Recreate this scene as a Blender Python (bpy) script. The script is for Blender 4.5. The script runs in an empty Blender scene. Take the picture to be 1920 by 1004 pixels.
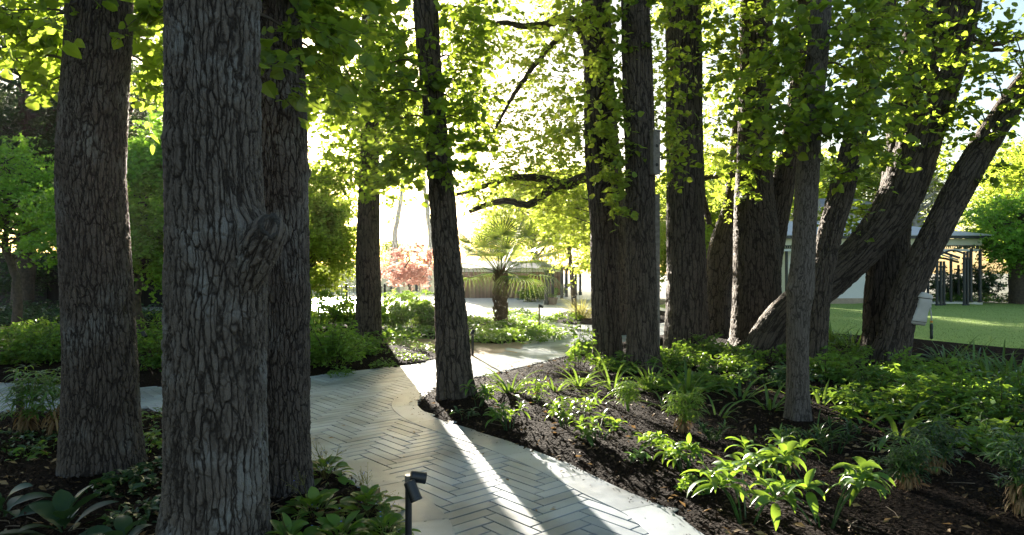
import bpy, math, random
import numpy as np
from mathutils import Vector, Matrix, geometry

# ------------------------------------------------------------------ camera, sky, sun, exposure
S = bpy.context.scene
COL = S.collection
CAMZ, F, CX, CY = 1.6, 1280.0, 960.0, 502.0        # photograph: 1920 x 1004, 24 mm lens
cam_d = bpy.data.cameras.new("camera"); cam = bpy.data.objects.new("camera", cam_d); COL.objects.link(cam)
cam.location = (0, 0, CAMZ); cam.rotation_euler = (math.radians(90), 0, 0)
cam_d.lens = 24; cam_d.sensor_width = 36; cam_d.clip_end = 3000; cam_d.clip_start = 0.05
S.camera = cam

SUN_AZ, SUN_EL = math.radians(-15.38), math.radians(10.41)
W = bpy.data.worlds.new("World"); S.world = W; W.use_nodes = True
wn = W.node_tree.nodes; wl = W.node_tree.links
sky = wn.new("ShaderNodeTexSky"); sky.sky_type = 'NISHITA'; sky.sun_disc = False
sky.sun_elevation = SUN_EL; sky.sun_rotation = SUN_AZ
sky.air_density = 1.0; sky.dust_density = 1.2; sky.ozone_density = 1.0
wl.new(sky.outputs[0], wn["Background"].inputs[0]); wn["Background"].inputs[1].default_value = 0.042
sd = bpy.data.lights.new("sun", 'SUN'); sun = bpy.data.objects.new("sun", sd); COL.objects.link(sun)
sd.energy = 5.0; sd.angle = math.radians(0.5); sd.color = (1.0, 0.91, 0.77)
sdir = Vector((math.sin(SUN_AZ) * math.cos(SUN_EL), math.cos(SUN_AZ) * math.cos(SUN_EL), math.sin(SUN_EL)))
sun.rotation_euler = sdir.to_track_quat('Z', 'Y').to_euler()
sun.location = sdir * 60
S.view_settings.view_transform = 'Standard'; S.view_settings.look = 'None'; S.view_settings.gamma = 1
S.view_settings.exposure = 2.95
S.render.engine = 'CYCLES'
cy = S.cycles
cy.use_denoising = True
cy.max_bounces = 8; cy.diffuse_bounces = 4; cy.glossy_bounces = 2; cy.transmission_bounces = 6; cy.transparent_max_bounces = 4
cy.sample_clamp_indirect = 4.0; cy.caustics_reflective = False; cy.caustics_refractive = False
S.render.use_persistent_data = False

# ------------------------------------------------------------------ helpers
def gp(px, py):                                     # a ground point from a place in the photograph
    d = CAMZ * F / (py - CY)
    return np.array([(px - CX) / F * d, d, 0.0])
def at(px, py, d):
    return np.array([(px - CX) / F * d, d, CAMZ + (CY - py) / F * d])
def tag(o, label=None, cat=None, group=None, kind=None):
    if label: o["label"] = label
    if cat: o["category"] = cat
    if group: o["group"] = group
    if kind: o["kind"] = kind
    return o
def thing(name, label, cat, loc=(0, 0, 0), group=None, kind=None):
    o = bpy.data.objects.new(name, None); COL.objects.link(o); o.location = [float(v) for v in loc]
    o.empty_display_size = 0.1
    return tag(o, label, cat, group, kind)
def norm(a):
    return a / np.maximum(np.linalg.norm(a, axis=-1, keepdims=True), 1e-9)

class MB:
    """collects vertices and faces, then links them as one mesh object"""
    def __init__(s): s.v = []; s.f = []; s.n = 0; s.attr = []; s.cur = 0; s.mi = []
    def add(s, V, *Fs, attr=None):
        V = np.asarray(V, np.float32).reshape(-1, 3)
        for f in Fs:
            f = np.asarray(f, np.int32)
            if f.size: s.f.append(f + s.n); s.mi.append(s.cur)
        s.v.append(V); s.n += len(V)
        s.attr.append(V if attr is None else np.asarray(attr, np.float32).reshape(-1, 3))
        return s
    def build(s, name, mat, parent=None, smooth=False, bark=False, offset=True):
        me = bpy.data.meshes.new(name)
        V = np.concatenate(s.v) if s.v else np.zeros((0, 3), np.float32)
        if parent is not None and offset:
            p = parent; off = np.zeros(3)
            while p is not None: off += np.array(p.location); p = p.parent
            V = V - off.astype(np.float32)
        me.vertices.add(len(V)); me.vertices.foreach_set("co", V.ravel().astype(np.float32))
        idx = np.concatenate([f.ravel() for f in s.f]) if s.f else np.zeros(0, np.int32)
        tot = np.concatenate([np.full(len(f), f.shape[1], np.int32) for f in s.f]) if s.f else np.zeros(0, np.int32)
        start = np.concatenate([[0], np.cumsum(tot)[:-1]]).astype(np.int32) if len(tot) else tot
        me.loops.add(len(idx)); me.loops.foreach_set("vertex_index", idx.astype(np.int32))
        me.polygons.add(len(tot)); me.polygons.foreach_set("loop_start", start)
        if smooth: me.polygons.foreach_set("use_smooth", np.ones(len(tot), bool))
        else: me.polygons.foreach_set("use_smooth", np.zeros(len(tot), bool))
        if bark:
            a = me.attributes.new("bark", 'FLOAT_VECTOR', 'POINT')
            a.data.foreach_set("vector", np.concatenate(s.attr).ravel().astype(np.float32))
        mats = mat if isinstance(mat, (list, tuple)) else [mat]
        for q in mats: me.materials.append(q)
        if len(mats) > 1 and s.f: me.polygons.foreach_set("material_index", np.concatenate([np.full(len(f), k, np.int32) for f, k in zip(s.f, s.mi)]))
        me.update(calc_edges=True)
        o = bpy.data.objects.new(name, me); COL.objects.link(o)
        if parent is not None: o.parent = parent
        return o
    def box(s, c, size, rz=0.0):
        x, y, z = [v / 2 for v in size]
        V = np.array([[sx * x, sy * y, sz * z] for sz in (-1, 1) for sy in (-1, 1) for sx in (-1, 1)], float)
        if rz:
            cc, ss = math.cos(rz), math.sin(rz)
            V = np.stack([V[:, 0] * cc - V[:, 1] * ss, V[:, 0] * ss + V[:, 1] * cc, V[:, 2]], 1)
        s.add(V + np.asarray(c, float), [[0, 2, 3, 1], [4, 5, 7, 6], [0, 1, 5, 4], [2, 6, 7, 3], [0, 4, 6, 2], [1, 3, 7, 5]])
        return s
    def tube(s, pts, rad, n=8, cap=True, attr=False):
        V, Q = tube_arrays(pts, rad, n)
        s.add(V, Q)
        if cap:
            m = len(pts)
            s.f.append(np.arange(n, dtype=np.int32)[::-1][None] + (s.n - len(V)))
            s.f.append((np.arange(n, dtype=np.int32) + (m - 1) * n)[None] + (s.n - len(V)))
            s.mi += [s.cur, s.cur]
        return s

def frames_along(P):
    T = np.gradient(P, axis=0); T = norm(T)
    ref = np.array([0, 1.0, 0]) if abs(T[0, 1]) < .9 else np.array([1.0, 0, 0])
    U = np.zeros_like(P); u = norm(np.cross(np.cross(T[0], ref), T[0]))
    for i in range(len(P)):
        u = u - T[i] * np.dot(u, T[i]); u = norm(u); U[i] = u
    return T, U, np.cross(T, U)
def tube_arrays(pts, rad, n):
    P = np.asarray(pts, float); rad = np.broadcast_to(np.asarray(rad, float), (len(P),))
    T, U, Wv = frames_along(P)
    a = np.arange(n) * 2 * np.pi / n
    V = P[:, None] + rad[:, None, None] * (np.cos(a)[None, :, None] * U[:, None] + np.sin(a)[None, :, None] * Wv[:, None])
    m = len(P)
    i = np.arange(m - 1)[:, None] * n; j = np.arange(n)[None]; j2 = (j + 1) % n
    Q = np.stack([i + j, i + j2, i + n + j2, i + n + j], -1).reshape(-1, 4)
    return V.reshape(-1, 3), Q
def lathe(mb, c, prof, n=20):
    prof = np.asarray(prof, float); a = np.arange(n) * 2 * np.pi / n
    V = np.stack([prof[:, 0, None] * np.cos(a), prof[:, 0, None] * np.sin(a), np.repeat(prof[:, 1, None], n, 1)], -1) + np.asarray(c, float)
    m = len(prof); i = np.arange(m - 1)[:, None] * n; j = np.arange(n)[None]; j2 = (j + 1) % n
    Q = np.stack([i + j, i + j2, i + n + j2, i + n + j], -1).reshape(-1, 4)
    mb.add(V.reshape(-1, 3), Q, np.arange(n)[::-1][None], (np.arange(n) + (m - 1) * n)[None])
def catmull(P, m):
    """resample a polyline (any columns) smoothly with m samples"""
    P = np.asarray(P, float); n = len(P)
    if n == 2: return P[0] + (P[1] - P[0]) * np.linspace(0, 1, m)[:, None]
    E = np.vstack([2 * P[0] - P[1], P, 2 * P[-1] - P[-2]])
    seg = np.linalg.norm(np.diff(P[:, :3], axis=0), axis=1); cum = np.concatenate([[0], np.cumsum(seg)])
    s = np.linspace(0, cum[-1], m); k = np.clip(np.searchsorted(cum, s, 'right') - 1, 0, n - 2)
    t = ((s - cum[k]) / np.maximum(seg[k], 1e-9))[:, None]
    a, b, c, d = E[k], E[k + 1], E[k + 2], E[k + 3]
    return .5 * (2 * b + (c - a) * t + (2 * a - 5 * b + 4 * c - d) * t**2 + (3 * b - a - 3 * c + d) * t**3)

# ------------------------------------------------------------------ materials
def new_mat(name):
    m = bpy.data.materials.new(name); m.use_nodes = True
    nt = m.node_tree; nt.nodes.clear()
    out = nt.nodes.new("ShaderNodeOutputMaterial")
    return m, nt, out
def N(nt, kind, **kw):
    n = nt.nodes.new(kind)
    for k, v in kw.items():
        if k.startswith("i_"):
            key = k[2:]; key = int(key) if key.isdigit() else key
            n.inputs[key].default_value = v
        else: setattr(n, k, v)
    return n
def L(nt, a, b): nt.links.new(a, b)
def ramp(nt, src, stops):
    r = nt.nodes.new("ShaderNodeValToRGB"); e = r.color_ramp.elements
    while len(e) < len(stops): e.new(.5)
    for el, (p, c) in zip(e, stops): el.position = p; el.color = (*c, 1)
    L(nt, src, r.inputs[0]); return r.outputs[0]
def math_n(nt, op, a, b=None, c=None):
    n = nt.nodes.new("ShaderNodeMath"); n.operation = op
    for i, v in enumerate((a, b, c)):
        if v is None: continue
        if isinstance(v, (int, float)): n.inputs[i].default_value = v
        else: L(nt, v, n.inputs[i])
    return n.outputs[0]
def simple(name, col, rough=.6, metal=0.0, noise=0.0, nscale=8.0, bump=0.0, spec=.5):
    m, nt, out = new_mat(name)
    b = N(nt, "ShaderNodeBsdfPrincipled"); b.inputs["Roughness"].default_value = rough; b.inputs["Metallic"].default_value = metal
    b.inputs["Specular IOR Level"].default_value = spec
    if noise or bump:
        tc = N(nt, "ShaderNodeTexCoord"); nz = N(nt, "ShaderNodeTexNoise", i_Scale=nscale, i_Detail=6.0)
        L(nt, tc.outputs["Object"], nz.inputs["Vector"])
        c0 = [max(0, v * (1 - noise)) for v in col]; c1 = [min(1, v * (1 + noise)) for v in col]
        L(nt, ramp(nt, nz.outputs[0], [(.3, c0), (.7, c1)]), b.inputs["Base Color"])
        if bump:
            bp = N(nt, "ShaderNodeBump", i_Strength=.6, i_Distance=bump); L(nt, nz.outputs[0], bp.inputs["Height"]); L(nt, bp.outputs[0], b.inputs["Normal"])
    else: b.inputs["Base Color"].default_value = (*col, 1)
    L(nt, b.outputs[0], out.inputs[0]); return m
def leaf_mat(name, c_dark, c_light, trans, tmix=.5, rough=.42, spec=.4):
    m, nt, out = new_mat(name)
    g = N(nt, "ShaderNodeNewGeometry")
    col = ramp(nt, g.outputs["Random Per Island"], [(0, c_dark), (.75, c_light), (1, [v * 1.15 for v in c_light])])
    b = N(nt, "ShaderNodeBsdfPrincipled"); b.inputs["Roughness"].default_value = rough; b.inputs["Specular IOR Level"].default_value = spec
    L(nt, col, b.inputs["Base Color"])
    t = N(nt, "ShaderNodeBsdfTranslucent")
    tc = ramp(nt, g.outputs["Random Per Island"], [(0, [v * .7 for v in trans]), (1, trans)])
    L(nt, tc, t.inputs[0])
    mx = N(nt, "ShaderNodeMixShader"); mx.inputs[0].default_value = tmix
    L(nt, b.outputs[0], mx.inputs[1]); L(nt, t.outputs[0], mx.inputs[2]); L(nt, mx.outputs[0], out.inputs[0])
    return m
def bark_mat(name, crev, ridge, cell=.034, stretch=.11, depth=.018, width=.15, fine=.005, lichen=.0):
    m, nt, out = new_mat(name)
    a = N(nt, "ShaderNodeAttribute", attribute_name="bark")
    def scaled(v): 
        q = N(nt, "ShaderNodeMapping"); q.inputs["Scale"].default_value = v; L(nt, a.outputs["Vector"], q.inputs[0]); return q.outputs[0]
    def noise(vec, sc, det=3.0, rough=.5): 
        q = N(nt, "ShaderNodeTexNoise", i_Scale=sc, i_Detail=det, i_Roughness=rough); L(nt, vec, q.inputs["Vector"]); return q
    def warp(vec, sc, amt):
        q = noise(vec, sc, 3.0); u = N(nt, "ShaderNodeVectorMath", operation='SUBTRACT'); u.inputs[1].default_value = (.5, .5, .5); L(nt, q.outputs["Color"], u.inputs[0])
        w = N(nt, "ShaderNodeVectorMath", operation='SCALE'); w.inputs["Scale"].default_value = amt; L(nt, u.outputs[0], w.inputs[0]); return w.outputs[0]
    def add(p, q):
        u = N(nt, "ShaderNodeVectorMath", operation='ADD'); L(nt, p, u.inputs[0]); L(nt, q, u.inputs[1]); return u.outputs[0]
    def cells(vec, sc, w):
        v = N(nt, "ShaderNodeTexVoronoi", feature='DISTANCE_TO_EDGE', i_Scale=sc); L(nt, vec, v.inputs["Vector"])
        r = N(nt, "ShaderNodeMapRange", interpolation_type='SMOOTHSTEP'); r.inputs["From Max"].default_value = w; L(nt, v.outputs["Distance"], r.inputs[0]); return r.outputs[0]
    w1 = warp(scaled((1, 1, .4)), 5.0, .085); w2 = warp(scaled((1, 1, .7)), 34.0, .014)
    base = add(add(scaled((1, 1, stretch)), w1), w2)
    ridges = cells(base, 1 / cell, width)
    plates = cells(add(add(scaled((1, 1, .36)), w1), w2), .85 / cell, .13)
    fibre = noise(add(scaled((1, 1, .13)), w2), 2.6 / cell, 4.0, .6).outputs[0]
    nf = noise(a.outputs["Vector"], 120.0, 5.0, .7).outputs[0]
    nl = noise(a.outputs["Vector"], 3.2, 4.0).outputs[0]
    h = math_n(nt, 'MULTIPLY', ridges, depth * .62)
    h = math_n(nt, 'MULTIPLY_ADD', plates, depth * .42, h)
    h = math_n(nt, 'MULTIPLY_ADD', fibre, depth * .9, h)
    nm = noise(scaled((1, 1, .5)), 48.0, 4.0, .65).outputs[0]
    h = math_n(nt, 'MULTIPLY_ADD', nm, depth * 1.0, h)
    h = math_n(nt, 'MULTIPLY_ADD', nf, fine, h)
    dp = N(nt, "ShaderNodeDisplacement"); dp.inputs["Midlevel"].default_value = depth * 1.5; dp.inputs["Scale"].default_value = 1.0
    L(nt, h, dp.inputs["Height"]); L(nt, dp.outputs[0], out.inputs["Displacement"])
    f = math_n(nt, 'MULTIPLY', ridges, math_n(nt, 'MULTIPLY_ADD', plates, .5, .5))
    f = math_n(nt, 'MULTIPLY', f, math_n(nt, 'MULTIPLY_ADD', fibre, .9, .5))
    f = math_n(nt, 'MULTIPLY', f, math_n(nt, 'MULTIPLY_ADD', nm, 1.2, .4))
    f = math_n(nt, 'MULTIPLY', f, math_n(nt, 'MULTIPLY_ADD', nf, 1.3, .35))
    f = math_n(nt, 'MULTIPLY', f, math_n(nt, 'MULTIPLY_ADD', nl, 1.0, .5))
    mid = [(p + q) / 2 for p, q in zip(crev, ridge)]
    c = ramp(nt, f, [(0.0, crev), (.4, mid), (.9, ridge)])
    if lichen:
        rr = N(nt, "ShaderNodeMapRange"); rr.inputs["From Min"].default_value = .5; rr.inputs["From Max"].default_value = .7; L(nt, nl, rr.inputs[0])
        mx = N(nt, "ShaderNodeMix", data_type='RGBA'); L(nt, math_n(nt, 'MULTIPLY', math_n(nt, 'MULTIPLY', rr.outputs[0], lichen), f), mx.inputs["Factor"]); L(nt, c, mx.inputs["A"])
        mx.inputs["B"].default_value = (.22, .222, .215, 1); c = mx.outputs["Result"]
    b = N(nt, "ShaderNodeBsdfPrincipled"); b.inputs["Roughness"].default_value = .8; b.inputs["Specular IOR Level"].default_value = .3
    L(nt, c, b.inputs["Base Color"]); L(nt, b.outputs[0], out.inputs[0])
    m.displacement_method = 'BOTH'
    return m

M = {}
M["bark"] = bark_mat("furrowed_bark", (.026, .020, .016), (.135, .113, .095), lichen=.9)
M["bark_b"] = bark_mat("furrowed_bark_fine", (.024, .018, .015), (.108, .088, .074), cell=.028, stretch=.13, depth=.016, lichen=.5)
M["bark_mid_b"] = bark_mat("furrowed_bark_broad", (.022, .016, .012), (.098, .077, .061), cell=.058, stretch=.09, depth=.024)
M["bark_mid"] = bark_mat("furrowed_bark_mid", (.023, .017, .013), (.105, .082, .065), cell=.045, depth=.02)
M["bark_smooth"] = bark_mat("smooth_bark", (.042, .034, .028), (.145, .122, .104), cell=.022, stretch=.14, depth=.006, fine=.003)
M["bark_far"] = simple("bark_far", (.075, .058, .045), .9, noise=.5, nscale=14, bump=.02)
M["bark_pale"] = simple("bark_pale", (.42, .39, .35), .9, noise=.25, nscale=10, bump=.01)
M["twig"] = simple("twig", (.06, .045, .032), .8)
M["leaf_lime"] = leaf_mat("leaf_lime", (.035, .085, .016), (.07, .15, .028), (.44, .58, .05), .56)
M["leaf_fresh"] = leaf_mat("leaf_fresh", (.08, .15, .02), (.14, .24, .04), (.62, .74, .09), .62)
M["leaf_dark"] = leaf_mat("leaf_dark", (.018, .04, .014), (.035, .07, .022), (.08, .14, .02), .3)
M["leaf_maple"] = leaf_mat("leaf_maple", (.085, .21, .025), (.16, .35, .045), (.34, .6, .05), .52)
M["leaf_red"] = leaf_mat("leaf_red", (.42, .2, .16), (.58, .32, .26), (.75, .42, .32), .5)
M["leaf_dry"] = leaf_mat("leaf_dry", (.22, .19, .10), (.34, .30, .17), (.4, .38, .16), .4)
M["plant"] = leaf_mat("plant_leaf", (.045, .11, .02), (.085, .20, .035), (.30, .46, .04), .42, .38)
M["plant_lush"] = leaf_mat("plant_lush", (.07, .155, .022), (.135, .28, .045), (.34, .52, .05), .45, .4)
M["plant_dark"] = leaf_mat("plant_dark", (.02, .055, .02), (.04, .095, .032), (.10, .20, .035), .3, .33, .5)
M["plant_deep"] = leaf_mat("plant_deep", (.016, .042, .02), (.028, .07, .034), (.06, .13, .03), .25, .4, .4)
M["strap"] = leaf_mat("strap_leaf", (.04, .11, .028), (.08, .19, .04), (.28, .42, .05), .35, .32, .5)
M["palm"] = leaf_mat("palm_leaf", (.032, .075, .016), (.065, .13, .026), (.34, .46, .04), .2, .35, .5)
M["grassy"] = leaf_mat("grass_blade", (.10, .12, .04), (.2, .21, .07), (.45, .42, .12), .45)
M["dead"] = leaf_mat("dead_leaf", (.13, .08, .04), (.33, .23, .12), (.25, .15, .06), .25, .7, .2)
M["turf"] = leaf_mat("turf_blade", (.19, .28, .07), (.28, .38, .10), (.2, .34, .05), .35, .5)
M["chip"] = leaf_mat("bark_chip", (.006, .004, .003), (.062, .041, .029), (.02, .01, .005), .04, .95, .05)
M["flower"] = simple("blue_flower", (.05, .16, .7), .6)
M["black_metal"] = simple("black_metal", (.012, .013, .015), .38, noise=.2, nscale=40)
M["brass"] = simple("joint_metal", (.45, .44, .42), .35, metal=.9)
M["glass_lens"] = simple("lens_glass", (.02, .025, .03), .08)
M["rust_metal"] = simple("bronze_metal", (.10, .065, .04), .5, noise=.4, nscale=30)
M["white_wall"] = simple("white_render", (.78, .78, .77), .8, noise=.03, nscale=3)
M["cream"] = simple("cream_paint", (.72, .68, .52), .6)
M["white_paint"] = simple("white_paint", (.8, .8, .78), .5)
M["post"] = simple("dark_blue_post", (.028, .036, .044), .4, noise=.2, nscale=20)
M["timber"] = simple("grey_timber", (.20, .175, .15), .85, noise=.35, nscale=20, bump=.004)
M["plinth"] = simple("stone_plinth", (.42, .33, .26), .8, noise=.15)
M["plastic"] = simple("grey_plastic", (.50, .49, .46), .42, noise=.05, nscale=12)
M["plastic_dark"] = simple("dark_plastic", (.02, .035, .03), .4)
M["orange"] = simple("orange_plastic", (.75, .30, .03), .4)
M["pot"] = simple("pot_clay", (.32, .25, .2), .8, noise=.2)
M["gravel"] = simple("gravel", (.40, .28, .17), .95, noise=.35, nscale=90, bump=.01)
M["concrete"] = simple("pale_paving", (.66, .64, .60), .45, noise=.08, nscale=6)

def roof_mat(name, col, vertical):
    m, nt, out = new_mat(name)
    tc = N(nt, "ShaderNodeTexCoord")
    b = N(nt, "ShaderNodeBsdfPrincipled"); b.inputs["Roughness"].default_value = .45
    if vertical:                                   # corrugated sheet: ribs run down the slope
        w = N(nt, "ShaderNodeTexWave", i_Scale=4.0); w.bands_direction = 'X'; L(nt, tc.outputs["Object"], w.inputs["Vector"]); hgt = w.outputs["Fac"]
        b.inputs["Base Color"].default_value = (*col, 1)
    else:
        br = N(nt, "ShaderNodeTexBrick", i_Scale=3.0); br.inputs["Mortar Size"].default_value = .03
        br.inputs["Color1"].default_value = (*col, 1); br.inputs["Color2"].default_value = (*[v * .7 for v in col], 1); br.inputs["Mortar"].default_value = (.03, .03, .03, 1)
        L(nt, tc.outputs["Object"], br.inputs["Vector"]); L(nt, br.outputs["Color"], b.inputs["Base Color"]); hgt = br.outputs["Fac"]
    bp = N(nt, "ShaderNodeBump", i_Strength=.5, i_Distance=.03); L(nt, hgt, bp.inputs["Height"]); L(nt, bp.outputs[0], b.inputs["Normal"])
    L(nt, b.outputs[0], out.inputs[0]); return m
M["tin"] = roof_mat("tin_roof", (.55, .57, .60), True)
M["slate"] = roof_mat("slate_roof", (.22, .24, .27), False)
def boards_mat(name, col, scale):
    m, nt, out = new_mat(name)
    tc = N(nt, "ShaderNodeTexCoord"); w = N(nt, "ShaderNodeTexWave", i_Scale=scale); w.bands_direction = 'X'
    w.wave_profile = 'SAW'; L(nt, tc.outputs["Object"], w.inputs["Vector"])
    nz = N(nt, "ShaderNodeTexNoise", i_Scale=4.0, i_Detail=5.0); L(nt, tc.outputs["Object"], nz.inputs["Vector"])
    c = ramp(nt, math_n(nt, 'MULTIPLY', w.outputs["Fac"], math_n(nt, 'ADD', nz.outputs[0], .5)), [(0, [v * .25 for v in col]), (.12, [v * .8 for v in col]), (1, [min(1, v * 1.25) for v in col])])
    b = N(nt, "ShaderNodeBsdfPrincipled"); b.inputs["Roughness"].default_value = .8; L(nt, c, b.inputs["Base Color"]); L(nt, b.outputs[0], out.inputs[0])
    return m
M["brown_boards"] = boards_mat("brown_boards", (.20, .115, .075), 1.6)
M["dark_boards"] = boards_mat("dark_boards", (.016, .016, .017), 1.3)

def paver_mat(name, lo, hi):
    m, nt, out = new_mat(name)
    g = N(nt, "ShaderNodeNewGeometry"); tc = N(nt, "ShaderNodeTexCoord")
    n1 = N(nt, "ShaderNodeTexNoise", i_Scale=160.0, i_Detail=4.0, i_Roughness=.7); L(nt, tc.outputs["Object"], n1.inputs["Vector"])
    n2 = N(nt, "ShaderNodeTexNoise", i_Scale=1.3, i_Detail=5.0); L(nt, tc.outputs["Object"], n2.inputs["Vector"])
    n3 = N(nt, "ShaderNodeTexNoise", i_Scale=9.0, i_Detail=5.0); L(nt, tc.outputs["Object"], n3.inputs["Vector"])
    v = N(nt, "ShaderNodeTexVoronoi", i_Scale=55.0); L(nt, tc.outputs["Object"], v.inputs["Vector"])
    pits = N(nt, "ShaderNodeMapRange"); pits.inputs["From Min"].default_value = .05; pits.inputs["From Max"].default_value = .12; L(nt, v.outputs["Distance"], pits.inputs[0])
    f = math_n(nt, 'MULTIPLY', g.outputs["Random Per Island"], .65)
    f = math_n(nt, 'MULTIPLY_ADD', n2.outputs[0], .35, f); f = math_n(nt, 'MULTIPLY_ADD', n3.outputs[0], .25, f)
    f = math_n(nt, 'MULTIPLY_ADD', n1.outputs[0], .35, f); f = math_n(nt, 'SUBTRACT', f, .3)
    c = ramp(nt, f, [(0, lo), (1, hi)])
    gr = ramp(nt, n2.outputs[0], [(.38, (.62, .60, .56)), (.56, (1, 1, 1))]); gm = N(nt, "ShaderNodeMix", data_type='RGBA', blend_type='MULTIPLY'); gm.inputs["Factor"].default_value = 1.0; L(nt, c, gm.inputs["A"]); L(nt, gr, gm.inputs["B"]); c = gm.outputs["Result"]
    mx = N(nt, "ShaderNodeMix", data_type='RGBA'); L(nt, pits.outputs[0], mx.inputs["Factor"]); mx.inputs["A"].default_value = (*[v_ * .55 for v_ in lo], 1); L(nt, c, mx.inputs["B"])
    b = N(nt, "ShaderNodeBsdfPrincipled"); b.inputs["Specular IOR Level"].default_value = .45
    L(nt, mx.outputs["Result"], b.inputs["Base Color"])
    L(nt, math_n(nt, 'MULTIPLY_ADD', n3.outputs[0], .3, .27), b.inputs["Roughness"])
    bp = N(nt, "ShaderNodeBump", i_Strength=.25, i_Distance=.002); L(nt, n1.outputs[0], bp.inputs["Height"]); L(nt, bp.outputs[0], b.inputs["Normal"])
    L(nt, b.outputs[0], out.inputs[0]); return m
M["paver"] = paver_mat("bluestone_paver", (.215, .245, .28), (.42, .465, .505))
M["grout"] = simple("grout", (.035, .033, .03), .95)
def soil_mat():
    m, nt, out = new_mat("mulch_soil")
    tc = N(nt, "ShaderNodeTexCoord")
    n1 = N(nt, "ShaderNodeTexNoise", i_Scale=45.0, i_Detail=8.0, i_Roughness=.7); L(nt, tc.outputs["Object"], n1.inputs["Vector"])
    v = N(nt, "ShaderNodeTexVoronoi", i_Scale=38.0); L(nt, tc.outputs["Object"], v.inputs["Vector"])
    c = ramp(nt, n1.outputs[0], [(.3, (.006, .0045, .0035)), (.55, (.018, .012, .009)), (.78, (.05, .034, .024))])
    b = N(nt, "ShaderNodeBsdfPrincipled"); b.inputs["Roughness"].default_value = 1.0; b.inputs["Specular IOR Level"].default_value = .04
    L(nt, c, b.inputs["Base Color"])
    h = math_n(nt, 'ADD', n1.outputs[0], v.outputs["Distance"])
    bp = N(nt, "ShaderNodeBump", i_Strength=1.0, i_Distance=.03); L(nt, h, bp.inputs["Height"]); L(nt, bp.outputs[0], b.inputs["Normal"])
    L(nt, b.outputs[0], out.inputs[0]); return m
M["soil"] = soil_mat()
M["lawn"] = simple("lawn_turf", (.27, .37, .10), .95, noise=.35, nscale=30, bump=.02, spec=.1)
M["earth"] = simple("far_ground", (.05, .055, .03), .95, noise=.4, nscale=.8)

# ------------------------------------------------------------------ ground
def poly(pts): return np.array([p[:2] for p in pts], float)
# left front bed, right bed, bed behind the junction, palm bed, grass-clump bed: outlines on the ground
B1 = poly([gp(0, 775), gp(130, 772), gp(320, 770), (-3.1, 7.25), (-2.35, 6.6), gp(575, 862), gp(640, 888), gp(700, 924), gp(745, 965), gp(764, 1004), (-.5, 3.2), (-.42, 2.2), (-.4, 0), (-.6, -4), (-14, -4), (-14, 7.6)])
B2 = poly([(1.75, -4), (1.66, 0), (1.52, 2.2), (1.33, 3.3), gp(1310, 1004), gp(1240, 955), gp(1150, 915), gp(1050, 868), gp(950, 830), gp(870, 805), gp(812, 785), gp(781, 765), gp(779, 752), gp(790, 736), gp(825, 722), gp(890, 707), gp(960, 692), gp(1060, 668), gp(1125, 652), (2.9, 15.6), (4.4, 17.0), (7.2, 17.2), (9, 15.2), (10, 13.2), (13, 12.2), (22, 11.5), (22, -4)])
B3 = poly([gp(0, 719), gp(150, 724), gp(320, 727), gp(450, 719), gp(575, 708), gp(700, 693), gp(790, 682), gp(826, 673), gp(829, 666), gp(800, 655), gp(715, 643), gp(580, 640), (-8, 15.6), (-14, 16), (-22, 16), (-22, 9.6), (-14, 9.3)])
B4 = poly([(-22, 18.6), (-12, 18.2), (-7.5, 17.2), gp(640, 632), gp(720, 633), gp(820, 637), gp(870, 642), gp(940, 646), gp(1000, 638), gp(1017, 629), gp(1005, 617), gp(965, 604), gp(900, 595), gp(760, 590), (-9, 24), (-22, 27)])
B5 = poly([gp(1032, 601), gp(1050, 606), gp(1080, 608), gp(1115, 609), (4.2, 19.6), (6, 22), (5.5, 26), (2.6, 25.5), gp(1050, 586)])
LAWN = poly([(4.6, 17.05), (7.2, 17.25), (9.05, 15.25), (10.05, 13.25), (13, 12.25), (60, 11.5), (60, 31.0), (10.5, 30.2), (6.2, 29.5), (5.6, 22)])

def inside(P, pts):
    x, y = pts[:, 0], pts[:, 1]; r = np.zeros(len(pts), bool); n = len(P)
    for i in range(n):
        x1, y1 = P[i]; x2, y2 = P[(i + 1) % n]
        c = ((y1 > y) != (y2 > y)); xi = (x2 - x1) * (y - y1) / (y2 - y1 + 1e-12) + x1
        r ^= c & (x < xi)
    return r
def edge_dist(P, pts):
    d = np.full(len(pts), 1e9)
    for i in range(len(P)):
        a = P[i]; b = P[(i + 1) % len(P)]; ab = b - a
        t = np.clip(((pts - a) @ ab) / (ab @ ab + 1e-12), 0, 1)
        d = np.minimum(d, np.linalg.norm(pts - (a + t[:, None] * ab), axis=1))
    return d
def smooth_closed(P, k):
    """round off the corners of an outline by resampling its edges"""
    out = []
    n = len(P)
    for i in range(n):
        a, b = P[i], P[(i + 1) % n]
        m = max(1, int(np.linalg.norm(b - a) / k))
        m = min(m, 40)
        for j in range(m): out.append(a + (b - a) * j / m)
    return np.array(out)
def waves(x, y):
    return .5 * np.sin(x * 2.1 + 1.3 * np.sin(y * 1.7)) + .3 * np.sin(y * 3.3 + x * 1.9) + .2 * np.sin(x * 7.1 - y * 5.3)
def bed_z(P, pts, lift=.05):
    e = edge_dist(P, pts); k = np.clip(e / .5, 0, 1); k = k * k * (3 - 2 * k)
    return .012 + k * (lift + .022 * waves(pts[:, 0], pts[:, 1]))
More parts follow.
